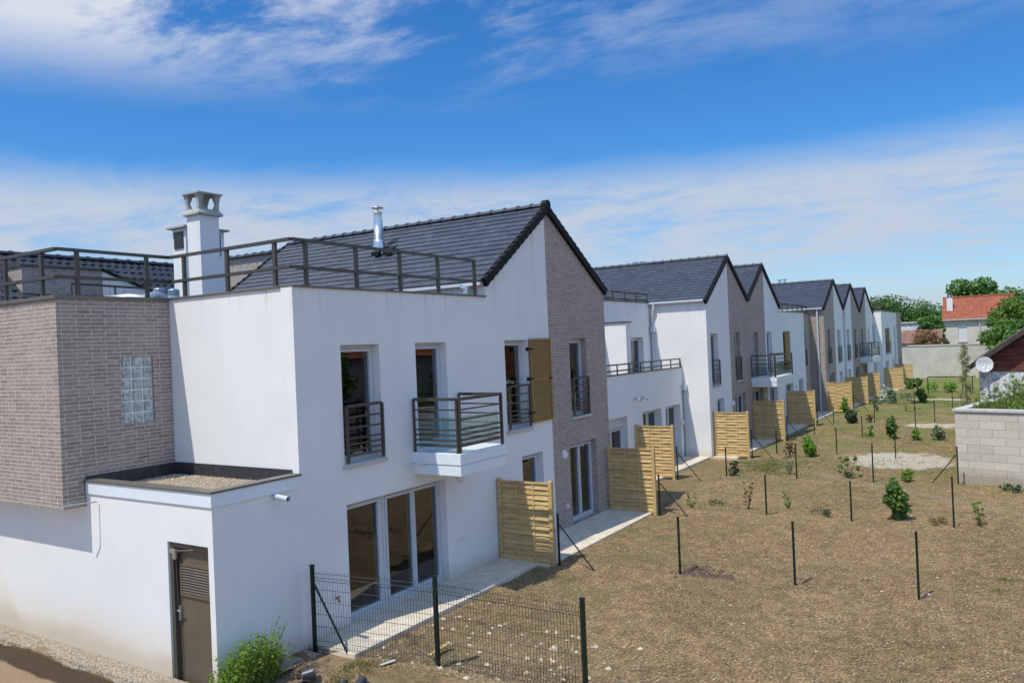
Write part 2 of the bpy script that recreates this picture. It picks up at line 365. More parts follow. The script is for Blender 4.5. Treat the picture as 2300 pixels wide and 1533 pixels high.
def window(parent, ax, c, a0, a1, z0, z1, depth=.2, sashes=1, glass=None, sgn=1, fw=.07, name='window', sill=True, fixed_left=0, rail=False, lvl=None, blind=0):
    """frame mesh; sub-parts pane and sill"""
    k = c - sgn*depth; kk = k + sgn*.035
    def bx(mb, p0, p1, q0, q1, f, b):
        if ax == 'X': mb.box(b, f, p0, p1, q0, q1)
        else: mb.box(p0, p1, b, f, q0, q1)
    fm = MB(); back = k - sgn*.03
    bx(fm, a0, a0+fw, z0, z1, kk, back); bx(fm, a1-fw, a1, z0, z1, kk, back)
    bx(fm, a0+fw, a1-fw, z1-fw, z1, kk, back); bx(fm, a0+fw, a1-fw, z0, z0+fw, kk, back)
    n = sashes; wsp = (a1-a0-2*fw)/n; k2 = k + sgn*.055
    for i in range(n):
        s0 = a0+fw+i*wsp; s1 = s0+wsp; g = .055
        bx(fm, s0+.004, s0+g, z0+fw+.004, z1-fw-.004, k2, back); bx(fm, s1-g, s1-.004, z0+fw+.004, z1-fw-.004, k2, back)
        bx(fm, s0+g, s1-g, z1-fw-g, z1-fw-.004, k2, back); bx(fm, s0+g, s1-g, z0+fw+.004, z0+fw+g, k2, back)
    o = fm.build(name, PVC, parent)
    pm = MB(); bx(pm, a0+fw, a1-fw, z0+fw, z1-fw, k+sgn*.012, k-.0+(-sgn)*.012)
    pm.build('pane', glass or PANE, o)
    if sill:
        sm = MB(); pr = c + sgn*.06
        if ax == 'X': sm.box(k+sgn*.06, pr, a0-.06, a1+.06, z0-.07, z0-.004)
        else: sm.box(a0-.06, a1+.06, k+sgn*.06, pr, z0-.07, z0-.004)
        bevel(sm.build('sill', SILL, o))
    return o
BARS = [1.0, .80, .61, .42, .32, .22, .12]
def guard(parent, x, y0, y1, z, n=None):
    mb = MB()
    for yy in (y0+.02, y1-.02): mb.box(x-.022, x+.022, yy-.024, yy+.024, z, z+1.0)
    for i, h in enumerate(BARS):
        t = .026 if i == 0 else .0145
        mb.box(x-.018, x+.018, y0+.04, y1-.04, z+h-t, z+h+t)
    return mb.build('guard_rail', RAILM, parent)
def rail_run(mb, pts, z, posts, top=.78, mid=.32, w=.085, pw=.034):
    """rail along polyline at height z with posts given as list of xy"""
    for a, b in zip(pts, pts[1:]):
        for h, t in ((top, .05), (mid, .05)):
            mb.bar((*a, z+h), (*b, z+h), w, t)
    for p in posts: mb.box(p[0]-pw, p[0]+pw, p[1]-pw*.8, p[1]+pw*.8, z-.05, z+top-.02)
def along(a, b, n, ends=True):
    return [(a[0]+(b[0]-a[0])*t, a[1]+(b[1]-a[1])*t) for t in [i/(n-1) for i in range(n)]]

def tiles(parent, ax, x0, x1, e, r, gauge=.235, wd=.30, mat=None, wavy=False, name='roof'):
    """tiled slope. ax 'Y': slope profile in (Y,Z) from eave e to ridge r, runs x0..x1 in X. ax 'X': profile in (X,Z), runs in Y."""
    mat = mat or SLATE
    e = Vector(e); r = Vector(r); d = r-e; Ls = d.length; n = max(2, round(Ls/gauge)); d.normalize(); nrm = Vector((-d.y, d.x))
    if nrm.y < 0: nrm = -nrm
    m = max(1, round((x1-x0)/wd)); ww = (x1-x0)/m; g = Ls/n; mb = MB(); q = random.Random(int(abs(e.x*97+x0*13)))
    def pt(s, u, h):
        p = e + d*s + nrm*h
        return (u, p.x, p.y) if ax == 'Y' else (p.x, u, p.y)
    for i in range(n):
        s0, s1 = i*g - .01, (i+1)*g
        sh = .5*ww if i % 2 else 0
        for j in range(m+1):
            u0 = max(x0, x0+(j)*ww - sh); u1 = min(x1, x0+(j+1)*ww - sh - .006)
            if u1-u0 < .02: continue
            h = .032 + q.uniform(-.004, .004); h1 = .012
            if wavy:
                K = 5; k = len(mb.v)
                for t in range(K+1):
                    u = u0+(u1-u0)*t/K; a = .012*math.sin(2*math.pi*t/K)
                    mb.v += [pt(s0, u, h+a), pt(s1, u, h1+a), pt(s0, u, h+a-.03)]
                for t in range(K):
                    b = k+3*t; mb.f += [(b, b+3, b+4, b+1), (b+2, b+5, b+3, b)]
            else:
                mb.add([pt(s0,u0,h), pt(s0,u1,h), pt(s1,u1,h1), pt(s1,u0,h1), pt(s0,u0,h-.032), pt(s0,u1,h-.032)], [(0,1,2,3), (4,5,1,0)])
    # under-sheet
    u = [pt(0,x0,0), pt(0,x1,0), pt(Ls,x1,0), pt(Ls,x0,0)]
    mb.quad(*u); 
    return mb.build(name, mat, parent)
def ridge(parent, ax, x0, x1, y, z, mat=None, r=.085, name='ridge_tiles'):
    mb = MB(); n = max(1, round((x1-x0)/.42)); w = (x1-x0)/n
    for i in range(n):
        a = x0+i*w; b = a+w
        for (s0, s1, rr) in ((a, b-.05, r), (b-.055, b+.01, r+.022)):
            k = len(mb.v); K = 8
            for s in (s0, s1):
                for t in range(K+1):
                    th = math.pi*t/K; p = (rr*1.15*math.cos(th), rr*math.sin(th)-.02)
                    mb.v.append((s, y+p[0], z+p[1]) if ax == 'X' else (y+p[0], s, z+p[1]))
            for t in range(K): mb.f.append((k+t, k+t+1, k+K+2+t, k+K+1+t))
            mb.f.append(tuple(range(k, k+K+1))); mb.f.append(tuple(range(k+K+1, k+2*K+2)))
    return mb.build(name, mat or SLATE, parent)
def verge(parent, x, e, r, side=1, gauge=.235, name='verge', T=.15):
    """stepped black gable edge on the plane X=x going from eave e=(y,z) to ridge r"""
    e = Vector(e); r = Vector(r); d = r-e; Ls = d.length; n = round(Ls/gauge); d.normalize(); nrm = Vector((-d.y, d.x))
    if nrm.y < 0: nrm = -nrm
    mb = MB(); g = Ls/n
    for i in range(n):
        s0, s1 = i*g-.015, (i+1)*g
        c = [(s0, .060), (s1, .032), (s1, -T+.03), (s0, -T)]
        k = len(mb.v)
        for xx in (x-.06, x+.055):
            for s_, h in c:
                p = e + d*s_ + nrm*h; mb.v.append((xx, p.x, p.y))
        mb.f += [(k,k+1,k+2,k+3), (k+7,k+6,k+5,k+4)] + [(k+a, k+4+a, k+4+(a+1)%4, k+(a+1)%4) for a in range(4)]
    return mb.build(name, BLACK, parent)
def vslab(mb, x0, x1, e, r, t=.1):
    """simple soffit/filler under slope"""
    mb.quad((x0, e[0], e[1]-t), (x1, e[0], e[1]-t), (x1, r[0], r[1]-t), (x0, r[0], r[1]-t))
def downpipe(parent, pts, r=.045, hopper=None):
    mb = MB(); mb.tube(pts, r, 10)
    if hopper: x, y, z = hopper; mb.box(x-.10, x+.10, y-.09, y+.09, z-.11, z+.11)
    return mb.build('downpipe', PVC, parent, smooth=False)
def balcony(parent, x0, x1, y0, y1, z, dbl=True):
    mb = MB()
    mb.box(x0+.002, x1, y0, y1, z-.215, z); mb.box(x0+.002, x1-.012, y0+.012, y1-.012, z-.42, z-.222)
    o = bevel(mb.build('balcony', WHITEMET, parent), .006)
    rl = MB(); xr = x1-.06; ya = y0+.05; yb = y1-.06; zz = z+.02
    segs = [((x0+.05, ya), (xr-.03, ya)), ((xr, ya+.04), (xr, yb)), ((xr-.02, yb+.0), (x0+.05, yb))]
    for a, b in segs:
        for i, h in enumerate(BARS):
            rl.bar((*a, zz+h), (*b, zz+h), .05 if i == 0 else .022, .058 if i == 0 else (.045 if i == 6 else .028))
        for p in (a, b): rl.box(p[0]-.02, p[0]+.02, p[1]-.02, p[1]+.02, zz-.02, zz+1.0)
    ro = rl.build('guard_rail', RAILM, o)
    gl = MB()
    gl.box(x0+.12, xr-.12, ya+.035, ya+.045, zz+.08, zz+.66); gl.box(xr-.045, xr-.035, ya+.12, yb-.1, zz+.08, zz+.66)
    gl.build('glass_panel', CLEAR, o)
    sp = MB(); sp.tube([(x0+.35, y0-.002, z-.20), (x0+.10, y0-.26, z-.22)], .022, 8); sp.build('drain_spout', GALV, o)
    return o
def bulkhead(parent, x, y, z, name='wall_lamp', lvl=None):
    mb = MB(); k = []
    for r, d in ((.12, 0), (.12, .035), (.09, .07), (.085, .06), (0.001, .075)):
        for j in range(20):
            t = 2*math.pi*j/20; k.append((x+d, y+r*math.cos(t), z+r*math.sin(t)))
    fs = [(i*20+j, i*20+(j+1)%20, (i+1)*20+(j+1)%20, (i+1)*20+j) for i in range(4) for j in range(20)]
    mb.add(k, fs); return mb.build(name, LAMPW, parent)

# ------------------------------------------------------------------ ground
_G = {}
def vnoise(x, y, seed, f):
    if seed not in _G: _G[seed] = np.random.RandomState(seed).rand(256, 256)
    G = _G[seed]
    X = x*f + 300; Y = y*f + 300; xi = np.floor(X).astype(int); yi = np.floor(Y).astype(int); u = X-xi; v = Y-yi
    u = u*u*(3-2*u); v = v*v*(3-2*v); a = G[xi % 256, yi % 256]; b = G[(xi+1) % 256, yi % 256]; c = G[xi % 256, (yi+1) % 256]; d = G[(xi+1) % 256, (yi+1) % 256]
    return (a*(1-u)+b*u)*(1-v) + (c*(1-u)+d*u)*v - .5
def smooth(x, a, b):
    t = np.clip((x-a)/(b-a), 0, 1); return t*t*(3-2*t)
def gh(x, y):
    x = np.asarray(x, float); y = np.asarray(y, float)
    lump = .10*vnoise(x, y, 1, .35) + .06*vnoise(x, y, 2, 1.1) + .06*vnoise(x, y, 3, 3.3) + .045*vnoise(x, y, 4, 7)
    near = smooth(-9.0 - x, -.6, .6)*smooth(y, 8.7, 9.2)       # flat under the terraces
    base = -.12*smooth(-y, -9.0, -8.2)
    h = base + lump*(1-near) - .03*near
    # shallow footpath/ridge line across the garden and mound by the fence
    d = y - (29.5 - .35*(x+8)); h = h + .05*np.exp(-(d/.35)**2)*smooth(x, -8, -6)
    h = h*smooth(-y, -400, -60) if False else h
    return np.where(y > 95, -.05, np.where(x < -11.2, np.where(y > 9, -.1, h), h))
def lines(spec):
    out = []
    for a, b, st in spec: out += list(np.arange(a, b, st))
    return np.array(out)
gx = lines([(-900, -60, 120), (-60, -24, 6), (-24, -17, 1), (-17, -9.6, .16), (-9.6, .6, .07), (.6, 6, .3), (6, 30, 3), (30, 900, 120)])
gy = lines([(-300, -20, 70), (-20, 4, 3), (4, 6, .25), (6, 26, .07), (26, 45, .14), (45, 92, .5), (92, 160, 6), (160, 1800, 150)])
X, Y = np.meshgrid(gx, gy); Z = gh(X, Y)
nx, ny = len(gx), len(gy)
me = bpy.data.meshes.new('ground')
idx = np.arange(nx*ny).reshape(ny, nx)
fc = np.stack([idx[:-1,:-1], idx[:-1,1:], idx[1:,1:], idx[1:,:-1]], -1).reshape(-1, 4)
me.vertices.add(nx*ny); me.vertices.foreach_set('co', np.stack([X, Y, Z], -1).ravel())
me.loops.add(fc.size); me.loops.foreach_set('vertex_index', fc.ravel()); me.polygons.add(len(fc))
me.polygons.foreach_set('loop_start', np.arange(len(fc))*4); me.polygons.foreach_set('loop_total', np.full(len(fc), 4)); me.update(calc_edges=True)
me.polygons.foreach_set('use_smooth', np.ones(len(fc), bool))
def ground_mat():
    m = Mat('dry_soil', (.16,.11,.075), .95, spec=.15); p = m.pos(); sx = m.n('ShaderNodeSeparateXYZ', {0: p}); x, y = sx.outputs[0], sx.outputs[1]
    fine = m.noise(p, 26, 8, .72); mid = m.noise(p, 3.5, 6, .65); big = m.noise(p, .45, 5, .6, .6); straw = m.noise(m.map(p, scale=(9, 30, 1), rot=(0,0,.5)), 2.2, 4, .7)
    c = m.ramp(fine, [(.30, (.080,.049,.028)), (.43, (.215,.142,.082)), (.55, (.345,.240,.140)), (.70, (.58,.43,.265))])
    c = m.mix(m.rng(mid, .35, .7, 0, .55), c, (.38,.262,.150))
    grit = m.noise(m.map(p, scale=(26, 42, 30)), 1.0, 4, .75); c = m.mix(.85, c, m.mix(m.rng(grit, .38, .62), (.30,.27,.25), (1.95,1.95,1.9)), 'MULTIPLY')
    c = m.mix(m.rng(straw, .52, .68, 0, .55), c, (.52,.40,.22))
    c = m.mix(m.rng(mid, .55, .40, 0, .35), c, (.15,.105,.065))
    blot = m.noise(p, .28, 4, .6, 1.0); c = m.mix(m.rng(blot, .36, .62), m.mix(.5, c, (.70,.66,.58), 'MULTIPLY'), m.mix(.5, c, (1.12,1.06,1.0), 'MULTIPLY'))
    ol = m.math('MULTIPLY', m.rng(m.noise(p, .8, 6, .7, .8), .47, .60), m.rng(x, -3.5, -7.5, .15, 1)); c = m.mix(m.math('MULTIPLY', ol, .65), c, m.mix(fine, (.11,.095,.040), (.30,.26,.125)))
    # weeds: stronger towards the middle distance and along the terraces
    farw = m.rng(y, 19, 40, .05, .95)
    gm = m.math('MULTIPLY', m.rng(m.math('ADD', big, m.math('MULTIPLY', fine, .35)), .60, .76), farw)
    patch = m.rng(m.noise(p, 1.3, 6, .7, .5), .50, .62, 0, .75); gm = m.math('MAXIMUM', gm, m.math('MULTIPLY', patch, m.rng(y, 17, 30, .25, .9))); c = m.mix(m.math('MULTIPLY', gm, .8), c, m.mix(fine, (.085,.115,.030), (.25,.27,.085)))
    far2 = m.rng(y, 34, 70, 0, .8); c = m.mix(m.math('MULTIPLY', far2, m.rng(mid, .36, .60)), c, (.17,.22,.06))
    # pale sandy hollows
    for cx_, cy_, rx, ry in ((-3.75, 32.3, 1.75, 1.9), (-3.3, 44.4, 1.6, 1.3), (-4.6, 61, 2.2, .6)):
        dx = m.math('DIVIDE', m.math('SUBTRACT', x, cx_), rx); dy = m.math('DIVIDE', m.math('SUBTRACT', y, cy_), ry)
        rr = m.math('ADD', m.math('ADD', m.math('MULTIPLY', dx, dx), m.math('MULTIPLY', dy, dy)), m.math('MULTIPLY', m.math('SUBTRACT', mid, .5), 2.2))
        c = m.mix(m.rng(rr, 1.15, .7, 0, .88), c, m.mix(fine, (.46,.40,.32), (.74,.68,.58)))
    # worn light track across the plot
    tr = m.math('ABSOLUTE', m.math('ADD', m.math('SUBTRACT', y, 26.6), m.math('MULTIPLY', m.math('ADD', x, 3.5), .75)))
    c = m.mix(m.math('MULTIPLY', m.rng(m.math('ADD', tr, m.math('MULTIPLY', mid, .6)), .75, .3, 0, .5), m.rng(x, -6.5, -5.5)), c, (.36,.28,.2))
    # sand and straw near the wire fence
    c = m.mix(m.math('MULTIPLY', m.rng(y, 11.6, 9.2), m.rng(big, .42, .6, 0, .65)), c, (.40,.29,.18))
    # wet dark strip and sandy path by the front wall
    fy_ = m.math('ADD', y, m.math('MULTIPLY', m.math('SUBTRACT', mid, .5), .12))
    frontm = m.rng(x, -9.6, -10.4)
    c = m.mix(m.math('MULTIPLY', frontm, m.rng(fy_, 6.98, 6.92)), c, m.mix(fine, (.060,.042,.026), (.145,.105,.065)))
    c = m.mix(m.math('MULTIPLY', frontm, m.rng(fy_, 6.52, 6.44)), c, m.mix(fine, (.36,.25,.155), (.48,.35,.225)))
    m.color(c); m.bump(m.math('ADD', m.math('ADD', fine, m.math('MULTIPLY', grit, .5)), m.math('MULTIPLY', straw, .5)), 1.0, .05); return m.m
me.materials.append(ground_mat())
go = bpy.data.objects.new('ground', me); sc.collection.objects.link(go); structure(go)
def gz(x, y): return float(gh(np.array([x]), np.array([y]))[0])

# gravel strip at the foot of the front wall, laid just above the soil
mb = MB(); q = random.Random(3); n = 120
ys0 = [7.352]*n; xs = [-17 + 6.95*i/(n-1) for i in range(n)]; vs = []
for i in range(n): w_ = 6.97+.012*math.sin(i*1.3)+q.uniform(-.008,.008); vs += [(xs[i], 7.354, -.045), (xs[i], w_+.03, -.055), (xs[i], w_-.05, -.20)]
mb.add(vs, [(3*i, 3*i+1, 3*i+4, 3*i+3) for i in range(n-1)] + [(3*i+1, 3*i+2, 3*i+5, 3*i+4) for i in range(n-1)])
structure(mb.build('gravel_strip', GRAVEL))
mb = MB(); mb.quad((-9.99, 7.2, -.05), (-9.72, 7.2, -.06), (-9.6, 9.0, .0), (-9.99, 9.0, .01)); structure(mb.build('gravel_path', GRAVEL))
# terraces (concrete strips before the french windows)
def terrace(x0, x1, y0, y1, z=.06):
    mb = MB(); mb.box(x0, x1, y0, y1, -.12, z); return structure(bevel(mb.build('terrace_slab', CONC), .01))
terrace(-9.995, -8.98, 9.12, 14.75); terrace(-9.995, -8.66, 14.756, 20.715)
terrace(-11.545, -10.52, 20.725, 30.99); terrace(-10.445, -9.44, 31.0, 48.25); terrace(-10.69, -9.44, 48.256, 50.98)
terrace(-9.845, -8.9, 51.0, 70.35); terrace(-9.19, -8.1, 70.4, 83.0)

# ------------------------------------------------------------------ house A (end house, nearest)
XA = -10.0
A = thing('end_house', 'nearest house, white and grey brick, with railed flat roof and open gold bronze shutter', 'house', (-12, 12, 0))
holesW = [(10.1,11.1,2.85,4.95), (12.15,13.15,2.85,4.95), (15.38,16.38,2.85,4.95), (10.1,12.95,.06,2.15), (15.95,16.92,1.0,2.18)]
wall(A, 'rendered_wall', WHITE, 'X', XA, [(7.36,-.3),(17.45,-.3),(17.45,8.19),(14.68,6.27),(14.68,5.93),(9.05,5.93),(9.05,2.64),(7.36,2.64)], holesW)
holesB = [(18.53,19.5,2.87,4.95), (18.33,19.87,.06,2.15)]
wall(A, 'brick_wall', BRICK, 'X', XA, [(17.45,-.3),(20.72,-.3),(20.72,6.25),(17.54,8.24),(17.45,8.19)], holesB)
wall(A, 'rendered_wall', WHITE, 'Y', 20.72, [(XA,-.3),(-19.4,-.3),(-19.4,6.25),(XA,6.25)], sgn=1)
wall(A, 'rendered_wall', WHITE, 'Y', 9.05, [(-13.3,2.4),(XA,2.4),(XA,5.93),(-13.3,5.93)], sgn=-1)
wall(A, 'rendered_wall', WHITE, 'Y', 14.68, [(-19.4,5.4),(XA,5.4),(XA,6.27),(-19.4,6.27)], sgn=-1)
wall(A, 'front_wall', WHITE, 'Y', 7.36, [(-26,-.4),(XA,-.4),(XA,2.64),(-26,2.64)], [(-11.10,-10.12,-.16,2.04)], depth=.14, sgn=-1)
mb = MB(); mb.quad((-26,6.97,2.42), (-13.3,6.97,2.42), (-13.3,9.05,2.42), (-26,9.05,2.42))
mb.build('overhang_soffit', WHITE, A)
wall(A, 'brick_wall', BRICK, 'Y', 6.97, [(-26,2.42),(-13.3,2.42),(-13.3,5.90),(-26,5.90)], sgn=-1)
wall(A, 'brick_wall', BRICK, 'X', -13.3, [(6.97,2.42),(9.05,2.42),(9.05,5.90),(6.97,5.90)], [(8.06,8.67,3.70,4.91)], depth=.05)
# glass blocks: one window of blocks
mb = MB(); nb = MB()
for i in range(3):
    for j in range(6):
        a = 8.06+i*.2033; z = 3.70+j*.2017
        mb.box(-13.35, -13.325, a+.012, a+.191, z+.012, z+.190); nb.box(-13.327, -13.313, a+.028, a+.175, z+.028, z+.174)
gbo = bevel(mb.build('glass_block_window', GBLOCK, A), .01); bevel(nb.build('pane', GBLOCK, gbo), .006)
mb = MB(); mb.box(-13.37, -13.338, 8.061, 8.669, 3.701, 4.909); mb.build('mortar_grid', LAMPW, gbo)
# flat roofs
mb = MB(); mb.quad((-26,9.05,5.6), (XA,9.05,5.6), (XA,14.68,5.6), (-26,14.68,5.6)); mb.quad((-26,6.97,5.6), (-13.3,6.97,5.6), (-13.3,9.05,5.6), (-26,9.05,5.6))
mb.build('flat_roof', BITU, A)
mb = MB()    # parapet copings
mb.box(-10.28, -9.965, 9.05, 14.68, 5.93, 5.965); mb.box(-13.28, -10.28, 9.015, 9.33, 5.93, 5.965)
mb.box(-13.58, -13.265, 6.935, 9.015, 5.90, 5.962); mb.box(-26, -13.58, 6.935, 7.25, 5.90, 5.962)
mb.box(-10.27, -10.005, 9.33, 14.675, 5.60, 5.929); mb.box(-13.28, -10.28, 9.06, 9.32, 5.6, 5.929)
bevel(mb.build('coping', COPING, A), .006)
mb = MB(); z = 5.95
rail_run(mb, [(-26,7.03), (-13.34,7.03), (-13.34,9.11), (-10.05,9.11), (-10.05,14.37)], z,
    [(-10.05, y) for y in (9.42,10.63,11.84,13.04,14.35)] + [(x, 9.11) for x in (-10.45,-11.68,-12.9)] + [(-13.34, y) for y in (7.37,8.64)] + [(x, 7.03) for x in (-13.81,-15.03,-16.25,-17.5,-18.7)])
mb.build('roof_railing', RAILM, A)
mb = MB(); rail_run(mb, [(-18.44, 10.04), (-19.04, 13.57)], 5.9, along((-18.44,10.04), (-19.04,13.57), 4), top=.78, mid=.30, w=.035, pw=.02); mb.build('roof_railing', RAILM, A)
# pitched roof
EA, RA, EB = (14.60,6.30), (17.54,8.33), (20.80,6.30)
tiles(A, 'Y', -19.45, -9.98, EA, RA); tiles(A, 'Y', -19.45, -9.98, EB, RA)
ridge(A, 'X', -19.45, -9.95, 17.54, 8.36); 
verge(A, -9.965, EA, RA); verge(A, -9.965, EB, RA); verge(A, -19.47, EA, RA)
mb = MB(); mb.tube([(-9.9,17.54,8.36), (-10.05,17.54,8.36)], .13, 12); mb.build('ridge_end_cap', BLACK, A)
mb = MB(); mb.box(-19.4, -10.02, 14.53, 14.63, 6.20, 6.27); mb.build('gutter', PVC, A)
mb = MB(); mb.box(-10.42, -10.30, 14.42, 14.56, 6.02, 6.2); mb.tube([(-10.55,14.5,6.22), (-10.4,14.45,6.14), (-10.36,14.5,5.98)], .045, 8); mb.build('gutter_elbow', GALV, A)
# flue and roof vents
fl = MB(); fx, fy_ = -14.58, 16.35; zr = 6.30+(fy_-14.6)*.690
fl.lathe((fx,fy_,zr-.15), [(.23,0),(.21,.12),(.145,.42),(.145,.50),(.122,.50),(.122,1.22),(.13,1.24),(.12,1.26),(.02,1.26),(.02,1.36),(.17,1.36),(.17,1.375),(.02,1.44),(.0,1.44)], 20)
fo = fl.build('flue', GALV, A, smooth=True)
mb = MB()
for k in range(2):
    c = (-14.45+k*.42, 16.12); z0 = 6.3+(c[1]-14.6)*.69
    mb.add([(c[0]-.13,c[1]-.1,z0+.02),(c[0]+.13,c[1]-.1,z0+.02),(c[0]+.13,c[1]+.22,z0+.3),(c[0]-.13,c[1]+.22,z0+.3),(c[0]-.13,c[1]-.1,z0+.14),(c[0]+.13,c[1]-.1,z0+.14)], [(0,1,5,4),(4,5,2,3),(0,4,3),(1,2,5)])
mb.build('vent_tile', BLACK, A)
# windows and doors
w1 = window(A, 'X', XA, 10.1, 11.1, 2.85, 4.95, glass=ROOMGLASS); w2 = window(A, 'X', XA, 12.15, 13.15, 2.85, 4.95, sill=False, glass=ROOMGLASS)
w3 = window(A, 'X', XA, 15.38, 16.38, 2.85, 4.95, glass=ROOMGLASS); w4 = window(A, 'X', XA, 18.53, 19.5, 2.87, 4.95, glass=ROOMGLASS)
w5 = window(A, 'X', XA, 15.95, 16.92, 1.0, 2.18, glass=ROOMGLASS)
window(A, 'X', XA, 18.33, 19.87, .06, 2.15, sashes=2, name='french_window', sill=False, glass=ROOMGLASS)
window(A, 'X', XA, 10.10, 11.17, .06, 2.15, sashes=1, name='french_window', sill=False, glass=ROOMGLASS)
window(A, 'X', XA, 11.18, 12.95, .06, 2.15, sashes=2, name='french_window', sill=False, glass=ROOMGLASS)
guard(A, -9.95, 10.12, 11.08, 2.87); guard(A, -9.95, 15.40, 16.36, 2.87); guard(A, -9.95, 18.55, 19.48, 2.89)
balcony(A, XA, -8.83, 11.92, 13.52, 2.83)
# open louvred shutter
sh = MB(); a0, a1, z0, z1 = 16.42, 17.42, 2.93, 4.97; xs0 = -9.93
sh.box(xs0-.035, xs0, a0, a0+.05, z0, z1); sh.box(xs0-.035, xs0, a1-.05, a1, z0, z1); sh.box(xs0-.035, xs0, a0+.05, a1-.05, z1-.05, z1); sh.box(xs0-.035, xs0, a0+.05, a1-.05, z0, z0+.05); sh.box(xs0-.035, xs0, a0+.05, a1-.05, 3.93, 3.99)
k = 0; z = z0+.06
while z < z1-.08:
    if not 3.90 < z < 3.97: sh.add([(xs0-.03,a0+.05,z+.05),(xs0-.03,a1-.05,z+.05),(xs0-.004,a1-.05,z+.004),(xs0-.004,a0+.05,z+.004),(xs0-.03,a0+.05,z-.006),(xs0-.03,a1-.05,z-.006)], [(0,1,2,3),(3,2,5,4)])
    z += .0555
so = sh.build('shutter', SHUT, A)
so['label'] = 'gold bronze louvred shutter folded open'
mb = MB()
for zz in (3.18, 4.0, 4.72): mb = MB(); mb.box(xs0-.05, xs0+.012, a0-.101, a0+.10, zz-.018, zz+.018); mb.box(xs0-.05, xs0+.0, a0-.14, a0-.10, zz-.045, zz+.045); mb.build('hinge', BLACK, so)
mb = MB(); mb.box(xs0-.0, xs0+.03, a1-.16, a1-.0, 3.96, 3.99); mb.build('latch', BLACK, so)
bulkhead(A, -9.995, 13.45, 2.12); bulkhead(A, -9.995, 17.98, 1.95)
mb = MB(); mb.box(-9.998, -9.96, 13.38, 13.48, .78, .86); mb.build('wall_socket', LAMPW, A)
mb = MB(); mb.box(-9.998, -9.96, 18.0, 18.08, .55, .66); mb.build('wall_socket', LAMPW, A)
mb = MB(); mb.tube([(-9.99,9.75,.62), (-9.93,9.75,.62), (-9.91,9.75,.56)], .014, 8); mb.box(-9.95,-9.93,9.71,9.79,.64,.66); mb.build('tap', simple('brass', (.35,.2,.09), .35, .8), A)
# shed roof: fascia, coping, gravel, upstand, rainwater spout
mb = MB(); mb.box(-13.27, -9.975, 7.335, 7.36, 2.63, 2.83); mb.box(-9.999, -9.975, 7.3601, 9.05, 2.63, 2.83); bevel(mb.build('fascia', WHITEMET, A), .003)
mb = MB(); mb.box(-13.295, -9.955, 7.315, 7.52, 2.832, 2.868); mb.box(-10.16, -9.955, 7.5201, 9.06, 2.832, 2.868); bevel(mb.build('coping', COPING, A), .006)
mb = MB(); mb.quad((-13.3,7.36,2.70), (-10.0,7.36,2.70), (-10.0,9.05,2.70), (-13.3,9.05,2.70)); mb.build('flat_roof', GRAVEL, A)
mb = MB(); mb.box(-13.297, -13.27, 7.36, 9.049, 2.66, 2.92); mb.box(-13.27, -10.16, 9.022, 9.047, 2.66, 2.92); mb.box(-13.26, -10.17, 7.521, 7.54, 2.6, 2.83); mb.box(-10.18, -10.161, 7.541, 9.02, 2.6, 2.83); mb.build('bitumen_upstand', BITU, A)
mb = MB(); mb.tube([(-10.02,8.50,2.60), (-9.66,8.50,2.57)], .042, 12, cap=False); mb.tube([(-9.665,8.50,2.57), (-9.66,8.50,2.57)], .048, 12, cap=False); mb.build('drain_spout', PVC, A)
mb = MB(); mb.tube([(-12.93,7.33,2.52), (-13.05,6.98,2.53), (-13.2, 6.9, 2.5)], .013, 8); mb.build('drain_spout', GALV, A)
# metal service door
dr = MB(); dr.box(-11.02, -10.14, 7.485, 7.50, -.15, 1.95); dm = dr.build('door', DOORM, A)
mb = MB(); mb.box(-11.10, -11.03, 7.40, 7.499, -.16, 2.04); mb.box(-10.139, -10.12, 7.40, 7.499, -.16, 2.04); mb.box(-11.03, -10.139, 7.40, 7.499, 1.955, 2.04); mb.build('door_frame', BRONZE, dm)
mb = MB(); mb.box(-10.96, -10.18, 7.46, 7.484, 1.66, 1.70); mb.box(-10.96, -10.18, 7.46, 7.484, 1.20, 1.24); mb.box(-10.96, -10.93, 7.46, 7.484, 1.24, 1.66); mb.box(-10.21, -10.18, 7.46, 7.484, 1.24, 1.66)
for i in range(10):
    z = 1.25+i*.041; mb.add([(-10.93,7.484,z+.034),(-10.21,7.484,z+.034),(-10.21,7.458,z+.004),(-10.93,7.458,z+.004)], [(0,1,2,3)])
mb.build('louvre', DOORM, dm)
mb = MB(); mb.box(-11.0, -10.96, 7.44, 7.484, .82, 1.05); mb.tube([(-10.98,7.43,.98), (-10.98,7.41,.98), (-10.90,7.41,.97)], .011, 8); mb.build('door_handle', GALV, dm)
mb = MB(); mb.box(-11.07, -10.93, 7.37, 7.455, 1.86, 1.93); mb.lathe((-11.0,7.41,1.76), [(.028,0),(.04,.03),(.04,.1)], 10); mb.bar((-10.93,7.41,1.90), (-10.6,7.46,1.93), .012); mb.build('door_closer', GALV, dm)
mb = MB(); mb.tube([(-11.0,7.43,1.76), (-10.995,7.44,1.0), (-10.99,7.45,.82)], .009, 6); mb.tube([(-10.985,7.455,.82), (-10.98,7.46,-.1)], .005, 6); mb.build('cable', BRONZE, dm)
mb = MB(); mb.box(-11.15, -10.08, 7.22, 7.40, -.2, -.1); mb.build('door_step', SILL, A)

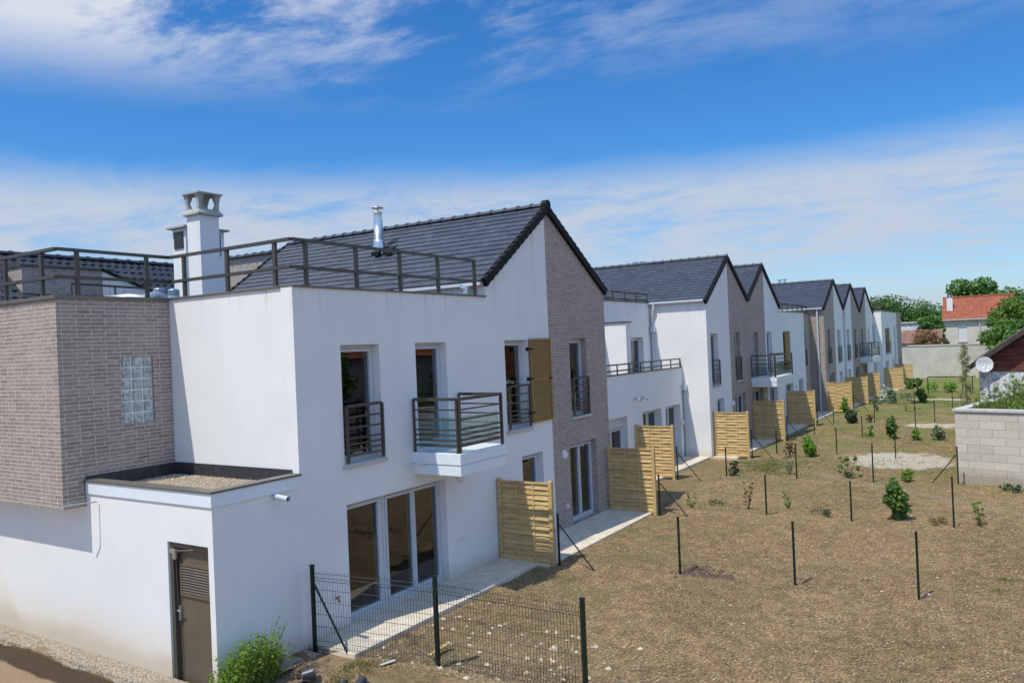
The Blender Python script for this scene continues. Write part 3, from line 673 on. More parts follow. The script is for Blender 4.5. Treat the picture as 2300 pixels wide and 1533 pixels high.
RW = simple('room_paint', (.62,.60,.56), .9, 0, .03); RF = simple('room_floor', (.26,.21,.17), .5, 0, .15, 3)
def room(x0, x1, y0, y1, z0, z1):
    mb = MB(); mb.quad((x0,y0,z0),(x0,y1,z0),(x0,y1,z1),(x0,y0,z1)); mb.quad((x0,y0,z0),(x0,y0,z1),(x1,y0,z1),(x1,y0,z0)); mb.quad((x0,y1,z0),(x1,y1,z0),(x1,y1,z1),(x0,y1,z1)); mb.quad((x0,y0,z1),(x0,y1,z1),(x1,y1,z1),(x1,y0,z1))
    o = mb.build('room', RW, A); fl_ = MB(); fl_.quad((x0,y0,z0),(x1,y0,z0),(x1,y1,z0),(x0,y1,z0)); fl_.build('floor', RF, o)
    dd = MB(); dd.box(x0+.002, x0+.04, y0+.8, y0+1.65, z0+.005, z0+2.0); dd.build('inner_door', LAMPW, o)
room(-14.6, -10.205, 9.6, 14.4, .05, 2.5); room(-14.2, -10.205, 14.6, 17.3, .05, 2.5); room(-14.2, -10.205, 17.55, 20.5, .05, 2.5)
room(-14.2, -10.205, 9.7, 11.8, 2.80, 5.35); room(-14.2, -10.205, 11.95, 14.3, 2.80, 5.35); room(-14.2, -10.205, 15.0, 17.3, 2.80, 5.35); room(-14.2, -10.205, 17.6, 20.4, 2.80, 5.35)
# chimneys on the flat roof
mb = MB(); mb.box(-15.42, -14.97, 11.0, 11.50, 5.55, 7.98); ch = bevel(mb.build('chimney', WHITE, A), .006)
mb = MB(); mb.box(-15.49, -14.90, 10.93, 11.57, 7.98, 8.02); mb.add([(-15.49,10.93,8.02),(-14.90,10.93,8.02),(-14.90,11.57,8.02),(-15.49,11.57,8.02),(-15.42,11.0,8.12),(-14.97,11.0,8.12),(-14.97,11.50,8.12),(-15.42,11.50,8.12)], [(0,1,5,4),(1,2,6,5),(2,3,7,6),(3,0,4,7)])
for cx_ in (-15.43, -14.96):
    for cy_ in (10.99, 11.51):
        sx_ = 1 if cx_ < -15.2 else -1; sy_ = 1 if cy_ < 11.2 else -1
        mb.add([(cx_,cy_,8.06),(cx_+sx_*.13,cy_,8.06),(cx_+sx_*.13,cy_+sy_*.13,8.06),(cx_,cy_+sy_*.13,8.06),(cx_,cy_,8.24),(cx_+sx_*.07,cy_,8.24),(cx_+sx_*.07,cy_+sy_*.07,8.24),(cx_,cy_+sy_*.07,8.24),
            (cx_-sx_*.03,cy_-sy_*.03,8.44),(cx_+sx_*.12,cy_-sy_*.03,8.44),(cx_+sx_*.12,cy_+sy_*.12,8.44),(cx_-sx_*.03,cy_+sy_*.12,8.44)],
            [(0,1,5,4),(1,2,6,5),(2,3,7,6),(3,0,4,7),(4,5,9,8),(5,6,10,9),(6,7,11,10),(7,4,8,11)])
mb.box(-15.49, -14.90, 10.93, 11.57, 8.44, 8.475); mb.build('chimney_cap', CAPM, ch)
mb = MB(); mb.box(-18.85, -18.3, 13.0, 14.2, 5.6, 8.28); c2 = mb.build('chimney', WHITE, A)
mb = MB(); mb.box(-18.97, -18.18, 12.88, 14.3, 8.28, 8.33); mb.build('chimney_cap', CAPM, c2)
mb = MB(); mb.box(-18.32, -18.285, 13.5, 14.08, 7.6, 8.2); mb.build('louvre', BRONZE, c2)
mb = MB(); mb.box(-18.78, -18.38, 12.985, 13.02, 7.75, 8.2)
for i in range(11): mb.box(-18.77, -18.39, 12.965, 12.99, 7.76+i*.04, 7.775+i*.04)
mb.build('louvre', BRONZE, c2)
# rooftop ducts
def duct(pts, r, stand, parent):
    mb = MB(); mb.tube(pts, r, 14); return mb.build('duct', DUCT, parent, smooth=True)
D = thing('ventilation_unit', 'white rooftop ventilation ducts and two blue grey cylinders behind the brick parapet', 'ventilation unit', (-15.1, 10.0, 5.6))
dz = 6.0
mb = MB(); mb.tube([(-15.6,9.1,6.05),(-15.2,9.45,6.10),(-15.0,9.60,6.06),(-14.95,9.85,6.14),(-15.0,10.1,6.08)], .11, 14); mb.tube([(-15.0,10.1,6.08),(-15.0,10.38,6.10)], .08, 14); mb.build('duct', DUCT, D, smooth=True)
mb = MB()
for cx_, cy_ in ((-15.1,10.05),(-15.15,10.42)): mb.lathe((cx_,cy_,5.6), [(.12,0),(.12,.70),(.105,.72),(0,.72)], 18)
mb.build('vent_cylinder', simple('blue_grey_metal', (.22,.30,.40), .4, .4), D, smooth=False)

# ------------------------------------------------------------------ house B (recessed terrace house)
XB, XU = -11.55, -12.84
B = thing('terrace_house', 'set-back white house with first floor terrace, between the two nearest gables', 'house', (-13, 26, 0))
wall(B, 'rendered_wall', WHITE, 'X', XB, [(20.73,-.3),(30.99,-.3),(30.99,3.66),(20.73,3.66)], [(23.6,25.44,.06,2.21), (26.77,28.57,.06,2.21), (29.02,30.6,.06,2.21)], depth=.28)
window(B, 'X', XB, 23.6, 25.44, .06, 1.86, sashes=2, name='french_window', sill=False, depth=.28); 
mb = MB(); mb.box(-11.87, -11.72, 23.6, 25.44, 1.862, 2.208); mb.build('shutter_box', PVC, B)
window(B, 'X', XB, 26.77, 28.57, .06, 2.21, sashes=2, name='french_window', sill=False, depth=.28); window(B, 'X', XB, 29.02, 30.6, .06, 2.21, sashes=2, name='french_window', sill=False, depth=.28)
wall(B, 'rendered_wall', WHITE, 'X', XU, [(20.73,3.3),(30.99,3.3),(30.99,6.36),(20.73,6.36)], [(28.85,30.15,3.36,4.96)], depth=.22)
window(B, 'X', XU, 28.85, 30.15, 3.36, 4.96, name='french_window', sill=False, sashes=1, depth=.22)
mb = MB(); mb.quad((XU,20.73,3.36),(XB-.005,20.73,3.36),(XB-.005,30.99,3.36),(XU,30.99,3.36)); mb.box(-11.80, XB-.002, 20.73, 30.985, 3.3, 3.658); mb.build('terrace_floor', SILL, B)
mb = MB(); mb.box(-11.82, -11.52, 20.73, 30.985, 3.66, 3.69); mb.build('coping', RAILM, B)
mb = MB(); rail_run(mb, [(-11.62,20.75), (-11.62,30.97)], 3.69, along((-11.62,20.9), (-11.62,30.95), 11), top=.33, mid=.12, w=.04, pw=.02); mb.build('terrace_railing', RAILM, B)
mb = MB(); mb.box(XU, -11.75, 26.07, 26.45, 3.36, 5.49); mb.build('dividing_wall', WHITE, B)
mb = MB(); mb.box(XU, -11.71, 26.02, 26.5, 5.49, 5.53); mb.build('coping', RAILM, B)
mb = MB(); mb.quad((-24,20.73,6.2),(XU,20.73,6.2),(XU,30.99,6.2),(-24,30.99,6.2)); mb.build('flat_roof', GRAVEL, B)
mb = MB(); mb.box(-13.1, -12.80, 20.73, 30.98, 6.36, 6.40); mb.build('coping', RAILM, B)
mb = MB(); rail_run(mb, [(-12.9,20.75), (-12.9,30.85)], 6.40, along((-12.9,20.9), (-12.9,30.85), 10), top=.33, mid=.07, w=.04, pw=.02); mb.build('roof_railing', RAILM, B)
for y in (26.1, 26.75): mb = MB(); mb.tube([(-11.56,y,2.80), (-11.32,y,2.72)], .05, 10, cap=False); mb.build('overflow_spout', GALV, B)
bulkhead(B, -11.545, 30.75, 1.42)

# ------------------------------------------------------------------ gabled row
def facade(parent, X, pieces, holes):
    for mat, nm, outline in pieces:
        a0 = min(p[0] for p in outline); a1 = max(p[0] for p in outline)
        wall(parent, nm, mat, 'X', X, outline, [h for h in holes if h[0] >= a0 and h[1] <= a1])
def gable_roof(parent, X, xb, yl, yr, ya, ze, za, yext=(0,0), zr=None):
    zr = zr or ze
    e1 = (yl-yext[0], ze-.02-yext[0]*.65); e2 = (yr+yext[1], zr-.02-yext[1]*.65); r = (ya, za)
    tiles(parent, 'Y', xb, X+.02, e1, r); tiles(parent, 'Y', xb, X+.02, e2, r)
    ridge(parent, 'X', xb, X+.05, ya, za+.03)
    verge(parent, X+.035, e1, r, T=.13); verge(parent, X+.035, e2, r, T=.13)
def std_window(parent, X, y0, y1, zb=2.87, g=True, d=.2):
    w = window(parent, 'X', X, y0, y1, zb, 4.99, depth=d)
    if g: guard(parent, X+.05, y0+.02, y1-.02, zb+.02)
XC = -10.45
C = thing('gabled_house', 'second house, white sunlit side wall and white half gable joined to grey brick half', 'house', (-12, 34, 0))
hC = [(31.42,32.36,2.87,4.99), (34.62,35.42,2.9,5.0), (31.95,32.85,1.0,2.28), (34.45,36.0,.06,2.28)]
facade(C, XC, [(WHITE, 'rendered_wall', [(30.97,-.3),(33.95,-.3),(33.95,8.24),(30.97,6.36)]), (BRICK, 'brick_wall', [(33.95,-.3),(36.8,-.3),(36.8,6.48),(33.95,8.24)])], hC)
wall(C, 'rendered_wall', WHITE, 'Y', 30.97, [(-24,-.3),(XC,-.3),(XC,6.36),(-24,6.36)], sgn=-1)
gable_roof(C, XC, -17.5, 30.97, 36.8, 33.95, 6.40, 8.30, (.12, 0), 6.56)
std_window(C, XC, 31.42, 32.36); window(C, 'X', XC, 34.62, 35.42, 2.9, 5.0); guard(C, XC+.05, 34.64, 35.40, 2.92); window(C, 'X', XC, 31.95, 32.85, 1.0, 2.28); window(C, 'X', XC, 34.45, 36.0, .06, 2.28, sashes=2, name='french_window', sill=False)
mb = MB(); mb.box(-17.5, -10.5, 30.78, 30.90, 6.30, 6.38); mb.build('gutter', PVC, C)
downpipe(C, [(-12.62,30.84,6.3),(-12.62,30.84,6.12),(-12.70,30.88,5.85),(-12.72,30.9,5.7),(-12.72,30.9,3.4)], .055, (-12.7,30.88,5.25))
downpipe(C, [(-11.45,30.9,2.95),(-11.45,30.9,.06)], .05, (-11.45,30.89,2.85))
bulkhead(C, XC+.005, 34.0, 1.95)
mb = MB()
for k in range(2): mb.lathe((-14.5-k*.35,34.3,8.1), [(.06,0),(.06,.32),(.14,.34),(.14,.37),(0,.4)], 10)
mb.build('roof_vent', GALV, C)
C2 = thing('gabled_house', 'third house, grey brick half gable then long white wall with balcony and flat roof end', 'house', (-12, 42, 0))
hC2 = [(37.6,38.42,2.9,5.0), (39.98,40.97,2.9,5.0), (43.25,44.9,2.9,5.0), (37.15,38.9,.06,2.3), (40.1,41.7,.06,2.25), (43.4,45.1,.06,2.2), (46.5,47.6,1.0,2.28)]
facade(C2, XC, [(BRICK, 'brick_wall', [(36.8,-.3),(39.75,-.3),(39.75,8.12),(39.5,8.27),(36.8,6.48)]), (WHITE, 'rendered_wall', [(39.75,-.3),(48.28,-.3),(48.28,6.05),(42.52,6.05),(42.52,6.38),(39.75,8.12)])], hC2)
gable_roof(C2, XC, -17.5, 36.8, 42.52, 39.5, 6.56, 8.30, (0, .1), 6.40)
wall(C2, 'rendered_wall', WHITE, 'Y', 42.5, [(-17.5,5.5),(XC-.02,5.5),(XC-.02,6.36),(-17.5,6.36)], sgn=1)
wall(C2, 'brick_wall', BRICK, 'X', -10.7, [(48.28,-.3),(50.99,-.3),(50.99,6.05),(48.28,6.05)], [(48.75,49.75,2.9,5.0)])
mb = MB(); mb.quad((-24,42.5,5.9),(XC,42.5,5.9),(XC,48.28,5.9),(-24,48.28,5.9)); mb.quad((-24,48.28,5.9),(-10.7,48.28,5.9),(-10.7,50.99,5.9),(-24,50.99,5.9)); mb.build('flat_roof', GRAVEL, C2)
mb = MB(); mb.box(XC-.25, XC+.03, 42.52, 48.30, 6.05, 6.09); mb.box(-10.95, -10.67, 48.3, 50.95, 6.05, 6.09); mb.build('coping', RAILM, C2)
mb = MB(); rail_run(mb, [(XC-.08,42.6), (XC-.08,48.2), (-10.8,48.3), (-10.8,50.9)], 6.09, along((XC-.08,42.6),(XC-.08,48.2),6)+along((-10.8,48.4),(-10.8,50.9),3), top=.40, mid=.38, w=.04, pw=.02)
rail_run(mb, [(-12.6,42.6), (-12.6,50.6)], 6.05, along((-12.6,42.6),(-12.6,50.6),8), top=.95, mid=.5, w=.04, pw=.02); mb.build('roof_railing', RAILM, C2)
for a in ((37.6,38.42), (39.98,40.97), (43.25,44.9)): window(C2, 'X', XC, a[0], a[1], 2.9, 5.0, sill=False)
window(C2, 'X', -10.7, 48.75, 49.75, 2.9, 5.0); guard(C2, -10.65, 48.77, 49.73, 2.92)
for a in ((37.15,38.9,2.3),(40.1,41.7,2.25),(43.4,45.1,2.2)): window(C2, 'X', XC, a[0], a[1], .06, a[2], sashes=2, name='french_window', sill=False)
window(C2, 'X', XC, 46.5, 47.6, 1.0, 2.28)
balcony(C2, XC, -9.28, 36.95, 40.3, 2.88); bulkhead(C2, XC+.005, 39.2, 1.9); bulkhead(C2, XC+.005, 45.8, 1.95)
for k, (x_, y_) in enumerate(((-13.2,45.2),(-12.9,47.6),(-12.5,47.9))):
    pass

XD = -9.85
def dhouse(label, y0, ya, y1, ze0, ze1, left, right, wins, xb=-17):
    t = thing('gabled_house', label, 'house', (-12, (y0+y1)/2, 0))
    hs = [(a, b, z0, z1) for a, b, z0, z1, k in wins]
    mL, nL = (BRICK, 'brick_wall') if left == 'b' else (WHITE, 'rendered_wall'); mR, nR = (BRICK, 'brick_wall') if right == 'b' else (WHITE, 'rendered_wall')
    if mL is mR: facade(t, XD, [(mL, nL, [(y0,-.3),(y1,-.3),(y1,ze1-.06),(ya,8.14),(y0,ze0-.06)])], hs)
    else: facade(t, XD, [(mL, nL, [(y0,-.3),(ya,-.3),(ya,8.14),(y0,ze0-.06)]), (mR, nR, [(ya,-.3),(y1,-.3),(y1,ze1-.06),(ya,8.14)])], hs)
    gable_roof(t, XD, xb, y0, y1, ya, ze0, 8.20, (.08 if y0 < 52 else 0, .08 if y1 > 69 else 0), ze1)
    for a, b, z0, z1, k in wins:
        if k == 'w': window(t, 'X', XD, a, b, z0, z1); guard(t, XD+.05, a+.02, b-.02, z0+.02)
        elif k == 's': window(t, 'X', XD, a, b, z0, z1)
        elif k == 'p': window(t, 'X', XD, a, b, z0, z1, sill=False)
        else: window(t, 'X', XD, a, b, z0, z1, sashes=2, name='french_window', sill=False)
    return t
D1 = dhouse('fourth house, brick half and white half gable, white downpipe on its sunlit brick side', 50.99, 54.25, 57.4, 6.42, 6.46, 'b', 'w',
    [(51.9,52.75,2.9,5.0,'w'), (55.1,56.15,2.9,5.0,'w'), (51.9,53.6,.06,2.3,'f'), (55.4,56.4,1.0,2.25,'s')])
wall(D1, 'brick_wall', BRICK, 'Y', 50.995, [(-17,-.3),(XD,-.3),(XD,6.36),(-17,6.36)], sgn=-1)
mb = MB(); mb.box(-17, XD-.05, 50.78, 50.90, 6.30, 6.38); mb.build('gutter', PVC, D1)
downpipe(D1, [(-10.22,50.9,6.3),(-10.22,50.9,.06)], .055)
D2 = dhouse('fifth house, narrow middle gable with white left half and grey brick right half', 57.4, 60.55, 64.0, 6.46, 6.38, 'w', 'b',
    [(58.45,59.45,2.9,5.0,'w'), (61.45,62.25,2.9,5.0,'w'), (58.6,59.6,1.0,2.25,'s'), (61.3,63.2,.06,2.3,'f')])
downpipe(D2, [(-9.79,57.45,6.3),(-9.79,57.45,.06)], .05, (-9.79,57.45,6.15))
D3 = dhouse('sixth house, last gable of the row with brick left half and small balcony', 64.0, 66.95, 70.38, 6.38, 6.42, 'b', 'w',
    [(64.6,65.4,2.9,5.0,'p'), (67.75,68.5,2.9,5.0,'p'), (64.9,66.5,.06,2.3,'f')])
balcony(D3, XD, -8.95, 63.5, 67.3, 2.92)
mb = MB()
for (x_, y_) in ((-13.5,57.0),(-13.9,57.3)): mb.lathe((x_,y_,7.6), [(.10,0),(.10,.95),(.05,.96),(.05,1.02),(.17,1.05),(.17,1.09),(0,1.13)], 10)
mb.build('roof_vent', GALV, D2)
mb = MB(); mb.box(-14.9,-14.3,49.2,50.0,5.9,7.9); c3 = mb.build('chimney', WHITE, C2)
mb = MB()
for x_, y_ in ((-14.75,49.4),(-14.45,49.8)): mb.lathe((x_,y_,7.9), [(.10,0),(.10,.35),(.04,.36),(.04,.5),(.2,.52),(.2,.56),(0,.6)], 10)
mb.build('roof_vent', GALV, c3)
mb = MB(); mb.box(-13.7,-13.1,61.6,62.6,7.0,8.4); c4 = mb.build('chimney', WHITE, D2)
mb = MB()
for y_ in (61.8,62.4): mb.lathe((-13.4,y_,8.4), [(.08,0),(.08,.3),(.18,.34),(.18,.4),(0,.42)], 10)
mb.build('roof_vent', GALV, c4)
XE = -9.2
Eh = thing('flat_roofed_house', 'farthest white flat roofed house ending in a grey brick strip by the concrete wall', 'house', (-12, 76, 0))
facade(Eh, XE, [(WHITE, 'rendered_wall', [(70.4,-.3),(80.1,-.3),(80.1,6.40),(70.4,6.40)]), (BRICK, 'brick_wall', [(80.1,-.3),(83.4,-.3),(83.4,6.40),(80.1,6.40)])],
    [(72.4,75.3,2.9,5.05), (72.2,74.0,.06,2.3), (76.4,77.6,1.0,2.3), (81.3,82.8,.06,2.2)])
wall(Eh, 'rendered_wall', WHITE, 'Y', 70.4, [(-17,-.3),(XE,-.3),(XE,6.40),(-17,6.40)], sgn=-1); wall(Eh, 'rendered_wall', WHITE, 'Y', 83.4, [(-17,-.3),(XE,-.3),(XE,6.40),(-17,6.40)], sgn=1)
wall(Eh, 'flat_roof', GRAVEL, 'Y', 70.5, [(-17,6.2),(-16.9,6.2),(-16.9,6.3)], sgn=-1)
mb = MB(); mb.box(-17, XE+.03, 70.37, 83.43, 6.40, 6.44); mb.build('coping', SILL, Eh)
mb = MB(); rail_run(mb, [(-9.5,70.6), (-12.5,70.6)], 6.44, along((-9.5,70.6),(-12.5,70.6),4), top=.8, mid=.4); rail_run(mb, [(-9.6,70.6), (-9.6,73.5)], 6.44, along((-9.6,70.6),(-9.6,73.5),3), top=.8, mid=.4); mb.build('roof_railing', RAILM, Eh)
window(Eh, 'X', XE, 72.4, 75.3, 2.9, 5.05, sashes=2); window(Eh, 'X', XE, 72.2, 74.0, .06, 2.3, sashes=2, name='french_window', sill=False); window(Eh, 'X', XE, 76.4, 77.6, 1.0, 2.3); window(Eh, 'X', XE, 81.3, 82.8, .06, 2.2, name='french_window', sill=False)
mb = MB()
for a in (72.9, 74.3): mb.box(XE-.04, XE+.02, a, a+.42, 2.98, 4.98)
mb.build('shutter', SHUT, Eh)
guard(Eh, XE+.06, 72.6, 75.1, 2.92)
downpipe(Eh, [(-9.14,78.2,5.3),(-9.14,78.2,.06)], .05); downpipe(Eh, [(-9.75,70.33,5.4),(-9.75,70.33,.06)], .05, (-9.75,70.33,5.3))

# ------------------------------------------------------------------ buildings behind on the left
G = thing('dark_roofed_house', 'house with long dark tiled roof and a square brick dormer, behind the roof railings', 'house', (-23, 12, 0))
tiles(G, 'X', 2, 15.9, (-20.9,6.35), (-22.9,7.86), mat=DARKTILE, wavy=True, gauge=.30, wd=.24); tiles(G, 'X', 2, 15.9, (-24.9,6.35), (-22.9,7.86), mat=DARKTILE, gauge=.30)
ridge(G, 'Y', 2, 15.95, -22.9, 7.88, DARKTILE)
wall(G, 'brick_wall', BRICK, 'X', -21.3, [(10.35,0),(12.75,0),(12.75,7.36),(10.35,7.36)]); wall(G, 'brick_wall', BRICK, 'Y', 10.35, [(-24,0),(-21.3,0),(-21.3,7.36),(-24,7.36)], sgn=-1); wall(G, 'brick_wall', BRICK, 'Y', 12.75, [(-24,0),(-21.3,0),(-21.3,7.36),(-24,7.36)], sgn=1)
mb = MB(); mb.box(-23, -21.26, 10.31, 12.79, 7.36, 7.42); mb.build('coping', RAILM, G)
wall(G, 'rendered_wall', WHITE, 'X', -20.95, [(2,0),(15.9,0),(15.9,6.3),(2,6.3)]); wall(G, 'rendered_wall', WHITE, 'Y', 15.9, [(-24.8,0),(-20.95,0),(-20.95,6.3),(-22.9,7.8),(-24.8,6.3)], sgn=1)
mb = MB(); mb.quad((-20.9,15.95,6.3), (-22.9,15.95,7.82), (-22.9,15.9,7.6)); mb.build('verge', BLACK, G)
mb = MB(); mb.quad((-20.5,12.0,5), (-20.5,13.5,5), (-20.5,13.5,6.70), (-20.5,12.0,7.26)); mb.build('rendered_wall', WHITE, G)
mb = MB(); mb.bar((-20.48,11.95,7.31), (-20.48,13.6,6.70), .06, .07); mb.build('verge', BLACK, G)
H = thing('brick_house', 'pale sunlit brick house wall under dark ridge tiles, behind the nearest tiled roof', 'house', (-22, 18, 0))
wall(H, 'brick_wall', BRICK_FAR, 'Y', 17.6, [(-26,0),(-19.5,0),(-19.5,8.12),(-26,8.12)], sgn=-1); wall(H, 'brick_wall', BRICK_FAR, 'X', -19.5, [(17.6,0),(20.6,0),(20.6,6.2),(17.6,8.12)])
tiles(H, 'Y', -26, -19.48, (20.7,6.25), (17.55,8.16)); ridge(H, 'X', -26, -19.45, 17.58, 8.18)

# ------------------------------------------------------------------ privacy screens
def make_screen():
    t = thing('privacy_screen', '', 'screen', (0,0,0), 'wooden privacy screens between the terraces')
    Wd, Ht = 1.40, 1.80
    for x in (.04, Wd-.04):
        mb = MB(); mb.box(x-.045, x+.045, -.045, .045, -.1, Ht+.03); bevel(mb.build('post', WOOD, t), .006)
    mb = MB(); n = 15; st = (Ht-.12)/n; q = random.Random(4)
    for i in range(n):
        z = .07+i*st; sg = 1 if i % 2 else -1
        # lapped boards bowed between the battens; each lies a little over the one below
        K = 12; k = len(mb.v)
        for j in range(K+1):
            u = j/K; x = .085+u*(Wd-.17); w = math.sin(u*math.pi*3)*sg
            yo = w*.006; dz = .0035*math.sin(u*math.pi*3)**2 + q.uniform(-.0008,.0008)
            for dy in (-.005, .005):
                mb.v += [(x, yo-.017+dy, z-.004+dz), (x, yo+.012+dy, z+st-.006-dz)]
        for j in range(K):
            a = k+4*j; b = a+4; mb.f += [(a, b, b+1, a+1), (a+2, a+3, b+3, b+2), (a+1, b+1, b+3, a+3), (a, a+2, b+2, b)]
        mb.f += [(k, k+1, k+3, k+2)]
    mb.build('panel', WOOD, t)
    mb = MB()
    for u in (.36, .66): mb.box(Wd*u-.014, Wd*u+.014, -.030, -.012, .06, Ht-.06); mb.box(Wd*u-.016, Wd*u+.016, .018, .034, .06, Ht-.06)
    mb.box(.085, Wd-.085, -.030, .030, Ht-.05, Ht-.012); mb.box(.085, Wd-.085, -.022, .022, .02, .055); mb.build('batten', WOOD, t)
    return t
def copy_tree(o, parent=None):
    c = o.copy(); sc.collection.objects.link(c)
    if parent is not None: c.parent = parent
    for ch in [q for q in bpy.data.objects if q.parent == o and q is not c]: copy_tree(ch, c)
    return c
scr = make_screen(); first = True
spec = [(-9.97, 14.83, 'wooden privacy screen nearest the wire fence, beside the big glazed doors'),
    (-9.92, 20.45, 'wooden privacy screen at the far edge of the brick half of the nearest house'),
    (-11.50, 26.0, 'wooden privacy screen in front of the set-back terrace house'),
    (-10.42, 31.3, 'sunlit wooden privacy screen against the corner of the second house'),
    (-10.42, 37.0, 'wooden privacy screen below the second balcony, half in shade'),
    (-10.42, 43.55, 'wooden privacy screen just past the second balcony, mostly shaded'),
    (-9.82, 50.9, 'sunlit wooden privacy screen against the sunlit brick corner with white downpipe'),
    (-9.82, 57.0, 'wooden privacy screen at the first valley of the three far gables'),
    (-9.82, 62.6, 'wooden privacy screen below the small far balcony'),
    (-9.17, 70.6, 'sunlit wooden privacy screen in front of the flat roofed far house'),
    (-9.17, 77.6, 'farthest wooden privacy screen, closest to the concrete wall')]
for x, y, lab in spec:
    o = scr if first else copy_tree(scr); first = False
    o.location = (x, y, .03); o['label'] = lab
scr.location = (spec[0][0], spec[0][1], .03)

# ------------------------------------------------------------------ green posts
def fpost(p, h, label, brace=None, r=.019, name='fence_post', cat='fence post', group='thin green posts standing in the garden', mat=None):
    z = gz(p[0], p[1])
    if brace is None:
        mb = MB(); mb.box(-r, r, -r, r, -.15, h); mb.box(-r-.004, r+.004, -r-.004, r+.004, h, h+.02)
        o = mb.build(name, mat or GREENM); o.location = (p[0], p[1], z); return tag(o, label, cat, group)
    t = thing(name, label, cat, (p[0], p[1], z), group)
    mb = MB(); mb.box(p[0]-r, p[0]+r, p[1]-r, p[1]+r, z-.15, z+h); mb.box(p[0]-r-.004, p[0]+r+.004, p[1]-r-.004, p[1]+r+.004, z+h, z+h+.02); mb.build('post', mat or GREENM, t)
    mb = MB(); mb.tube([(p[0]+brace[0]*.04, p[1]+brace[1]*.04, z+h*.80), (p[0]+brace[0], p[1]+brace[1], z-.03)], .016, 8); mb.build('brace', mat or GREENM, t)
    return t
PP = [((1528,1287),1.15,'green post nearest the camera on the left, beside a heap of clods'), ((1786,1310),1.2,'green post nearest the camera in the middle of the bare soil'), ((2064,1340),1.2,'green post nearest the camera on the right, by a white stone'),
    ((1722,1155),1.05,'green post left in the second row, left of the heather tuft'), ((1913,1168),1.0,'green post in the second row, left of the largest laurel shrub'), ((2143,1183),1.2,'green post in the second row, right of the largest laurel shrub'),
    ((1632,1068),1.0,'green post in the grass before the sunlit screen of the second house'), ((1790,1076),1.15,'green post just left below the round bright shrub'), ((1962,1082),1.2,'green post at the left edge of the sandy hollow'),
    ((1745,1018),.95,'green post in front of the half shaded screen below the second balcony'), ((1880,1022),1.05,'green post right of the round bright shrub'), ((2012,1030),1.2,'green post standing in the sandy hollow'),
    ((1873,949),1.0,'green post left of the sunlit screen with the white downpipe'), ((1937,980),.95,'green post between the dark laurel and the light green sapling'), ((1965,950),1.0,'green post behind the russet sapling'),
    ((2057,963),1.0,'green post above the small round green shrub'), ((2100,948),1.1,'green post near the second sandy patch'), ((2140,919),1.2,'green post close beside the planted block wall'),
    ((2054,919),1.1,'green post under the twin dark standard tree'), ((1830,975),.8,'short green post by the shaded screen past the second balcony')]
for (u, v), h, lab in PP:
    fpost(gp(u, v), h, lab)
fpost(gp(2153, 1091), 1.15, 'green corner post with a slanted brace at the block wall', brace=(-.75, -.05))
mb = MB(); mb.box(XC-.09, XC-.05, 43.85, 44.86, 2.95, 4.95); mb.box(XC-.05, XC-.035, 43.9, 44.81, 3.9, 3.96)
for i in range(18): mb.box(XC-.05, XC-.042, 43.92, 44.79, 3.02+i*.105, 3.06+i*.105)
mb.build('shutter', SHUT, C2)
for (x, y, lab) in ((-8.50,14.90,'dark braced post at the end of the nearest privacy screen'), (-8.46,20.52,'dark braced post at the end of the second privacy screen'), (-10.04,26.08,'dark braced post at the end of the third privacy screen'),
    (-8.96,31.38,'dark braced post at the end of the sunlit fourth screen'), (-8.96,37.08,'dark braced post at the end of the screen below the second balcony'), (-8.96,43.63,'dark braced post at the end of the shaded sixth screen'), (-8.36,50.98,'dark braced post at the end of the screen beside the brick corner')):
    fpost((x, y), 1.12, lab, brace=(.85, .0), mat=BLACKG, group='braced posts at the screen ends')

# wire mesh fence in the foreground
FN = thing('wire_fence', 'dark green welded wire mesh fence with three posts in the foreground', 'fence', (-9.8, 9.05, 0))
fa, fb_, fc_ = Vector((-9.80,9.06,0)), Vector((-7.54,9.40,0)), Vector((-5.05,9.42,0))
for i, p in enumerate((fa, fb_, fc_)):
    z = gz(p.x, p.y); mb = MB(); mb.box(p.x-.03, p.x+.03, p.y-.025, p.y+.025, z-.2, 1.37); mb.box(p.x-.034, p.x+.034, p.y-.029, p.y+.029, 1.37, 1.395)
    for k in range(6): mb.box(p.x+.028, p.x+.036, p.y-.012, p.y+.012, .15+k*.22, .17+k*.22)
    bevel(mb.build('post', BLACKG if i == 0 else GREENM, FN), .003)
for a, b in ((fa, fb_), (fb_, fc_)):
    d = b-a; L_ = d.length; d.normalize(); nrm = Vector((d.y, -d.x, 0)); mb = MB(); n = int((L_-.08)/.05)
    prof = [(.03,0),(.10,.03),(.17,0),(1.14,0),(1.20,.03),(1.26,0),(1.30,0)]
    for i in range(n+1):
        s = .04+i*.05; p = a + d*s
        mb.tube([p + nrm*o_ + Vector((0,0,z_)) for z_, o_ in prof], .0036, 4, cap=False)
    for z_, o_ in ((.03,0),(.10,.03),(.17,0),(.40,0),(.60,0),(.80,0),(1.0,0),(1.14,0),(1.20,.03),(1.26,0)):
        mb.tube([a + d*.03 + nrm*o_ + Vector((0,0,z_)), b - d*.03 + nrm*o_ + Vector((0,0,z_))], .0040, 4, cap=False)
    mb.build('mesh_panel', GREENM, FN)
mb = MB(); mb.tube([(-9.75,9.05,1.08), (-9.12,9.14,-.02)], .018, 8); mb.build('brace', GREENM, FN)
